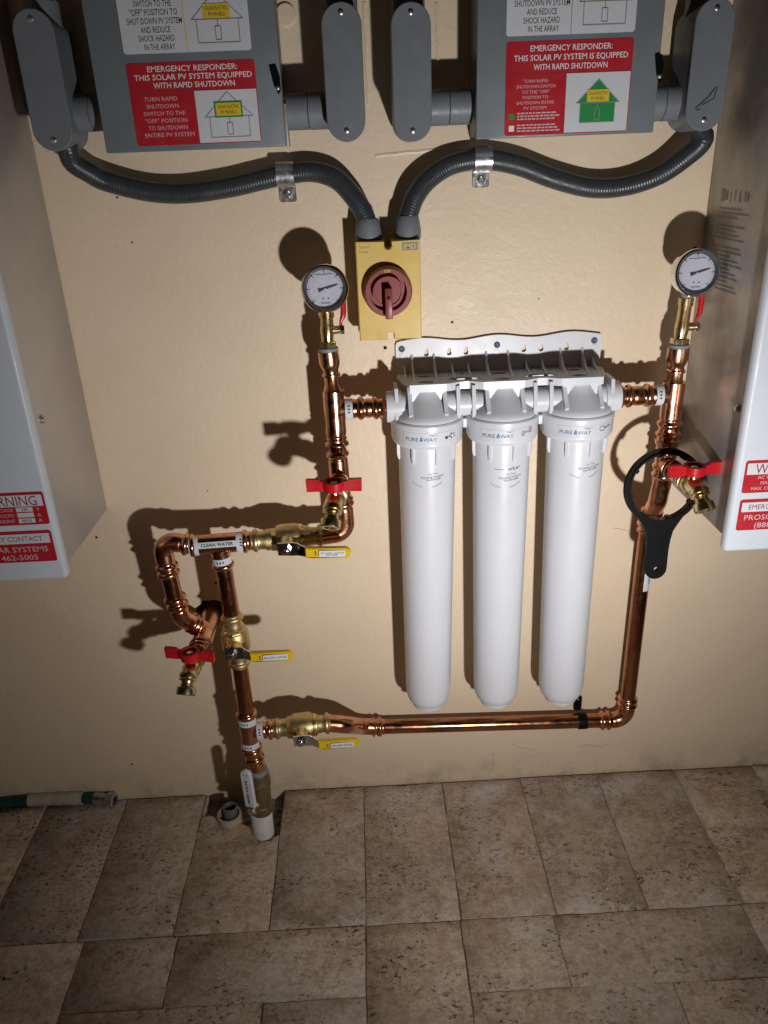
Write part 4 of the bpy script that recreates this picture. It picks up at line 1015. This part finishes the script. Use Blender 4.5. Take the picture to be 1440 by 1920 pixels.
# ---- pressure gauges with their small valves
def gauge(gp, base, lab, vlab):
    """gp: centre of the dial, base: top of the riser"""
    gp, base = V(gp), V(base); tv = thing('gauge_valve', base, vlab, 'valve', 'small brass valves under the gauges')
    ax = V((gp.x-base.x, gp.y+.018-base.y, gp.z-base.z)).normalized(); L_ = (gp-base).length-.030
    MB().lathe(base, ax, [(.002, .0150), (.003, .0152), (.012, .0152), (.013, .0138)], flat=6).build('lower_hex', 'brass', tv)
    MB().lathe(base, ax, [(.011, .0095), (.014, .0098), (.020, .0104), (.030, .0116), (.040, .0104), (L_*.72, .0100), (L_*.72+.001, .0118), (L_*.86, .0118), (L_*.87, .0095)], 26).build('body', 'brass', tv)
    so = base+ax*.031
    MB().lathe(so, RIGHT, [(.006, .0070), (.020, .0066), (.0205, .0050), (.027, .0046)], 18).build('stem', 'brass', tv)
    MB().lathe(so+RIGHT*.0215, RIGHT, [(0, .0078), (.006, .0078)], flat=6).build('stem_nut', 'chrome', tv)
    pts = [so+RIGHT*.0225+V((0, 0, -.004)), so+RIGHT*.0225+V((0, 0, .012)), so+RIGHT*.027+V((0, .002, .024)), so+RIGHT*.028+V((0, .004, .052))]
    MB().tube(spline(pts, 6), lambda s_, L2: .0024+.0022*min(1, max(0, (s_/L2-.28)*5)), 12).build('lever', 'red_handle', tv)
    t = thing('pressure_gauge', gp, lab, 'pressure gauge', 'round pressure gauges')
    r = .0365; n = (V((0, -1, .10))).normalized(); u = RIGHT.copy(); v = n.cross(u)*-1
    if v.z < 0: v = -v
    v = (UP-n*UP.dot(n)).normalized(); pf = lambda a, b, c_=0.0: gp+u*a+v*b+n*c_
    MB().lathe(gp, n, [(-.022, .020), (-.021, .0305), (-.018, .0335), (.001, .0335), (.002, r), (.007, r+.0003), (.010, r-.0008), (.0115, r-.003), (.0115, r-.0052), (.0045, r-.0082), (.003, r-.0082)], 56).build('case', 'chrome', t)
    MB().lathe(gp, n, [(.0105, r-.0045), (.0117, r-.0046), (.0114, r-.0062), (.0048, r-.0086), (.0048, r-.0062)], 48, closed=True).build('inner_ring', 'bezel_dark', t)
    dl = MB().lathe(gp, n, [(.003, r-.0058), (.0046, r-.0058)], 48).build('dial', 'dial', t)
    q = lambda a, b, c_=0.0: pf(a, b, .0047+c_)
    tk = MB(); rd = MB()
    for k in range(0, 55):
        a = R_(225-270*k/54); big = k % 9 == 0
        line(tk, (.0262*math.cos(a), .0262*math.sin(a)), ((.0228 if big else .0245)*math.cos(a), (.0228 if big else .0245)*math.sin(a)), .0009 if big else .0004, q, 0, .0002)
    for k in range(40):
        a, b = R_(225-270*k/40), R_(225-270*(k+1)/40); line(rd, (.0192*math.cos(a), .0192*math.sin(a)), (.0192*math.cos(b), .0192*math.sin(b)), .0007, q, 0, .0002)
        if k % 4 == 0: line(rd, (.0192*math.cos(a), .0192*math.sin(a)), (.0165*math.cos(a), .0165*math.sin(a)), .0007, q, 0, .0002)
    for k in range(0, 7):
        a = R_(225-45*k); poly(tk, rect(.0275*math.cos(a)-.0013, .0275*math.sin(a)-.001, .0275*math.cos(a)+.0013, .0275*math.sin(a)+.001), q, .0002)
        if 0 < k: poly(rd, rect(.0140*math.cos(a+.2)-.0010, .0140*math.sin(a+.2)-.001, .0140*math.cos(a+.2)+.0010, .0140*math.sin(a+.2)+.001), q, .0002)
    for k in range(8): poly(tk, rect(-.0068+.0018*k, -.0222, -.0056+.0018*k, -.0205), q, .0002)
    for x_ in (-.0035, .0045): poly(tk, circ(x_, -.0145, .0013, 10), q, .0002)
    line(tk, (-.0135, .0212), (.0120, .0216), .0009, q, 0, .0003)
    tk.build('scale_marks', 'ink', dl); rd.build('inner_scale', 'pink_ink', dl)
    an = R_(15); nd = MB(); ca, sa = math.cos(an), math.sin(an); rot = lambda a, b, c_=0.0: pf(a*ca-b*sa, a*sa+b*ca, .0062+c_)
    nd.prism([(-.0105, -.0028), (-.0105, .0028), (-.003, .0013), (.010, .0012), (.0215, .0003), (.0215, -.0003), (.010, -.0012), (-.003, -.0013)], 0, .0006, rot).build('needle', 'ink', t)
    MB().lathe(pf(0, 0, .0046), n, [(0, .0016), (.0026, .0014), (.0028, 0)], 14).build('hub', 'steel', t)
    MB().lathe(gp, n, [(.0086, r-.0056), (.0098, r-.0056)], 40).build('glass', 'glass', t)
    MB().lathe(pf(0, .033, -.010), v, [(0, .0040), (.004, .0040), (.0055, .002)], 12).build('vent_plug', 'black', t)
    st = base+ax*L_*.86
    MB().lathe(st, ax, [(0, .0085), (.002, .0085), (.0022, .0102), (.010, .0100), (.0102, .0085), ((gp-st).length-.024, .0085)], flat=6).build('stem', 'brass', t)
    MB().lathe(st+ax*.001, ax, [(0, .0100), (.005, .0104), (.007, .0092)], 18).build('sealant_ring', 'tape', t)
GL = W(609.5, 541, .088); GR = W(1304, 511, .088)
gauge(GL, rTop+V((0, 0, .002)), 'round dial pressure gauge beside the yellow switch', 'small brass valve with red lever under the left pressure gauge')
gauge(GR, rT2+V((0, 0, .002)), 'round dial pressure gauge in front of the right inverter', 'small brass valve with red lever under the right pressure gauge')

# ---- black hanger strip on the low run
hx = W(1091, 1350, RL).x; hzp = B0.z+(CR.z-B0.z)*((hx-B0.x)/(CR.x-B0.x))
t = thing('pipe_hanger', (hx, 0, hzp), 'black strap hanger holding the low copper run to the wall', 'hanger')
MB().lathe(V((hx-.009, -RL, hzp)), RIGHT, [(0, RP+.0004), (0, RP+.0018), (.018, RP+.0018), (.018, RP+.0004)], 28, closed=True).build('band', 'black', t)
pf = front(0, hx-.002, hzp)
MB().prism(rrect(-.009, .006, .008, .043, .005), .001, .0035, pf, [circ(0, .033, .0024, 10)]).build('tab', 'black', t)

# ---- filter wrench hanging on the right spigot
RC = W(1243, 912, .122); RX = RC.x; ro, ri = .0665, .0575
lean = V((-0.03, -.12, -1)).normalized()
sidev = RIGHT.copy(); nn = lean.cross(sidev).normalized()
if nn.y > 0: nn = -nn
t = thing('filter_wrench', RC, 'black plastic filter wrench hanging from the right spigot', 'wrench')
pf = lambda a, b, c_=0.0: RC+sidev*a-lean*b+nn*c_
nseg = 64
outw = []; hwid = .0190; hend = -.168
ang0 = math.asin(min(1, (hwid+.020)/ro))
for k in range(nseg+1):
    a = -PI/2+ang0+(2*PI-2*ang0)*k/nseg; outw.append((ro*math.cos(a), ro*math.sin(a)))
outw += [(-.030, -.068), (-.0235, -.080), (-hwid-.0015, -.096), (-hwid, -.115), (-hwid, hend+hwid)]
outw += [(hwid*math.cos(R_(q)), hend+hwid+hwid*math.sin(R_(q))) for q in range(180, 361, 15)]
outw += [(hwid, -.115), (hwid+.0015, -.096), (.0235, -.080), (.030, -.068)]
MB().prism(outw, -.0055, .0055, pf, [[(ri*math.cos(2*PI*k/60), ri*math.sin(2*PI*k/60)) for k in range(60)], circ(.001, hend+hwid-.001, .0048, 14)]).build('body', 'black', t)
MB().lathe(RC, nn, [(-.009, ri), (-.009, ri+.0035), (.009, ri+.0035), (.009, ri)], 64, closed=True).build('ring_flange', 'black', t)
for q in range(8):
    a = 2*PI*(q+.3)/8; d_ = V((math.cos(a), math.sin(a)))
    MB().prism([(d_.x*(ri+.001)-d_.y*.004, d_.y*(ri+.001)+d_.x*.004), (d_.x*(ri+.001)+d_.y*.004, d_.y*(ri+.001)-d_.x*.004), (d_.x*(ri-.003)+d_.y*.003, d_.y*(ri-.003)-d_.x*.003), (d_.x*(ri-.003)-d_.y*.003, d_.y*(ri-.003)+d_.x*.003)], -.007, .007, pf).build('inner_lug', 'black', t)
MB().prism(rrect(-hwid+.004, -.160, hwid-.004, -.092, .004), .005, .0062, pf, [rrect(-hwid+.007, -.157, hwid-.007, -.095, .003)]).build('handle_rim', 'black', t)

# ================================================================== SMALL THINGS ON THE FLOOR
hp_ = [FL(-140, 1532, .018), FL(-60, 1520, .017), FL(0, 1507, .016), FL(55, 1499, .016), FL(110, 1497, .016), FL(172, 1496, .016)]
t = thing('garden_hose', hp_[3], 'green hose end bound with white tape lying along wall foot', 'hose')
p = spline(hp_, 12)
MB().tube(p, .0122, 22).build('hose', 'hose', t)
k0 = 3*12; MB().tube(p[k0:-3], lambda s_, L_: .0148+.0004*math.sin(s_*210), 22).build('tape_wrap', 'hose_tape', t)
e = p[-1]; dh = (FL(225, 1502, .013)-e).normalized()
MB().tube([e, e+dh*.010], .0126, 20).build('hose_collar', 'hose', t)
MB().lathe(e+dh*.006, dh, [(0, .0115), (.001, .0128), (.020, .0135), (.024, .0120), (.030, .0120)], 24).build('ferrule', 'steel', t)
MB().lathe(e+dh*.034, dh, [(0, .0130), (.002, .0165), (.018, .0165), (.020, .0150), (.020, .0105), (.006, .010)], flat=8).build('coupling_nut', 'steel', t)
fp = [FL(x, y, .0016) for x, y in ((607, 1524), (622, 1530), (634, 1538), (632, 1548), (638, 1558), (633, 1566))]
t = MB().tube(spline(fp, 6), lambda s_, L_: .0011+.0007*math.sin(s_*260), 8).build('plaster_flake', 'hose_tape', org=fp[2]); tag(t, 'curly pale sliver lying on the tile right of main valve', 'debris')
def chip(x, y, s_, lab):
    c = FL(x, y, s_*.5); bm = bmesh.new()
    for k in range(8): bm.verts.new(c+V((random.uniform(-1.5, 1.5), random.uniform(-.8, .8), random.uniform(-.4, .5)))*s_)
    bmesh.ops.convex_hull(bm, input=bm.verts[:]); bm.verts.index_update()
    mb = MB().add([v.co for v in bm.verts], [[v.index for v in f.verts] for f in bm.faces]); bm.free()
    tag(mb.build('stone_chip', 'pvc_beige', org=(c.x, c.y, 0), smooth=False), lab, 'debris', 'pale chips on the floor')
chip(262, 1526, .0040, 'pale stone chip on the tile between hose end and cut pipe'); chip(268, 1580, .0046, 'pale chip on the tile farther out from hose end')
chip(1136, 1666, .0062, 'flat cream chip on the tiles below the right end of copper run'); chip(1354, 1664, .0055, 'cream chip at the right of the floor near a tile joint')
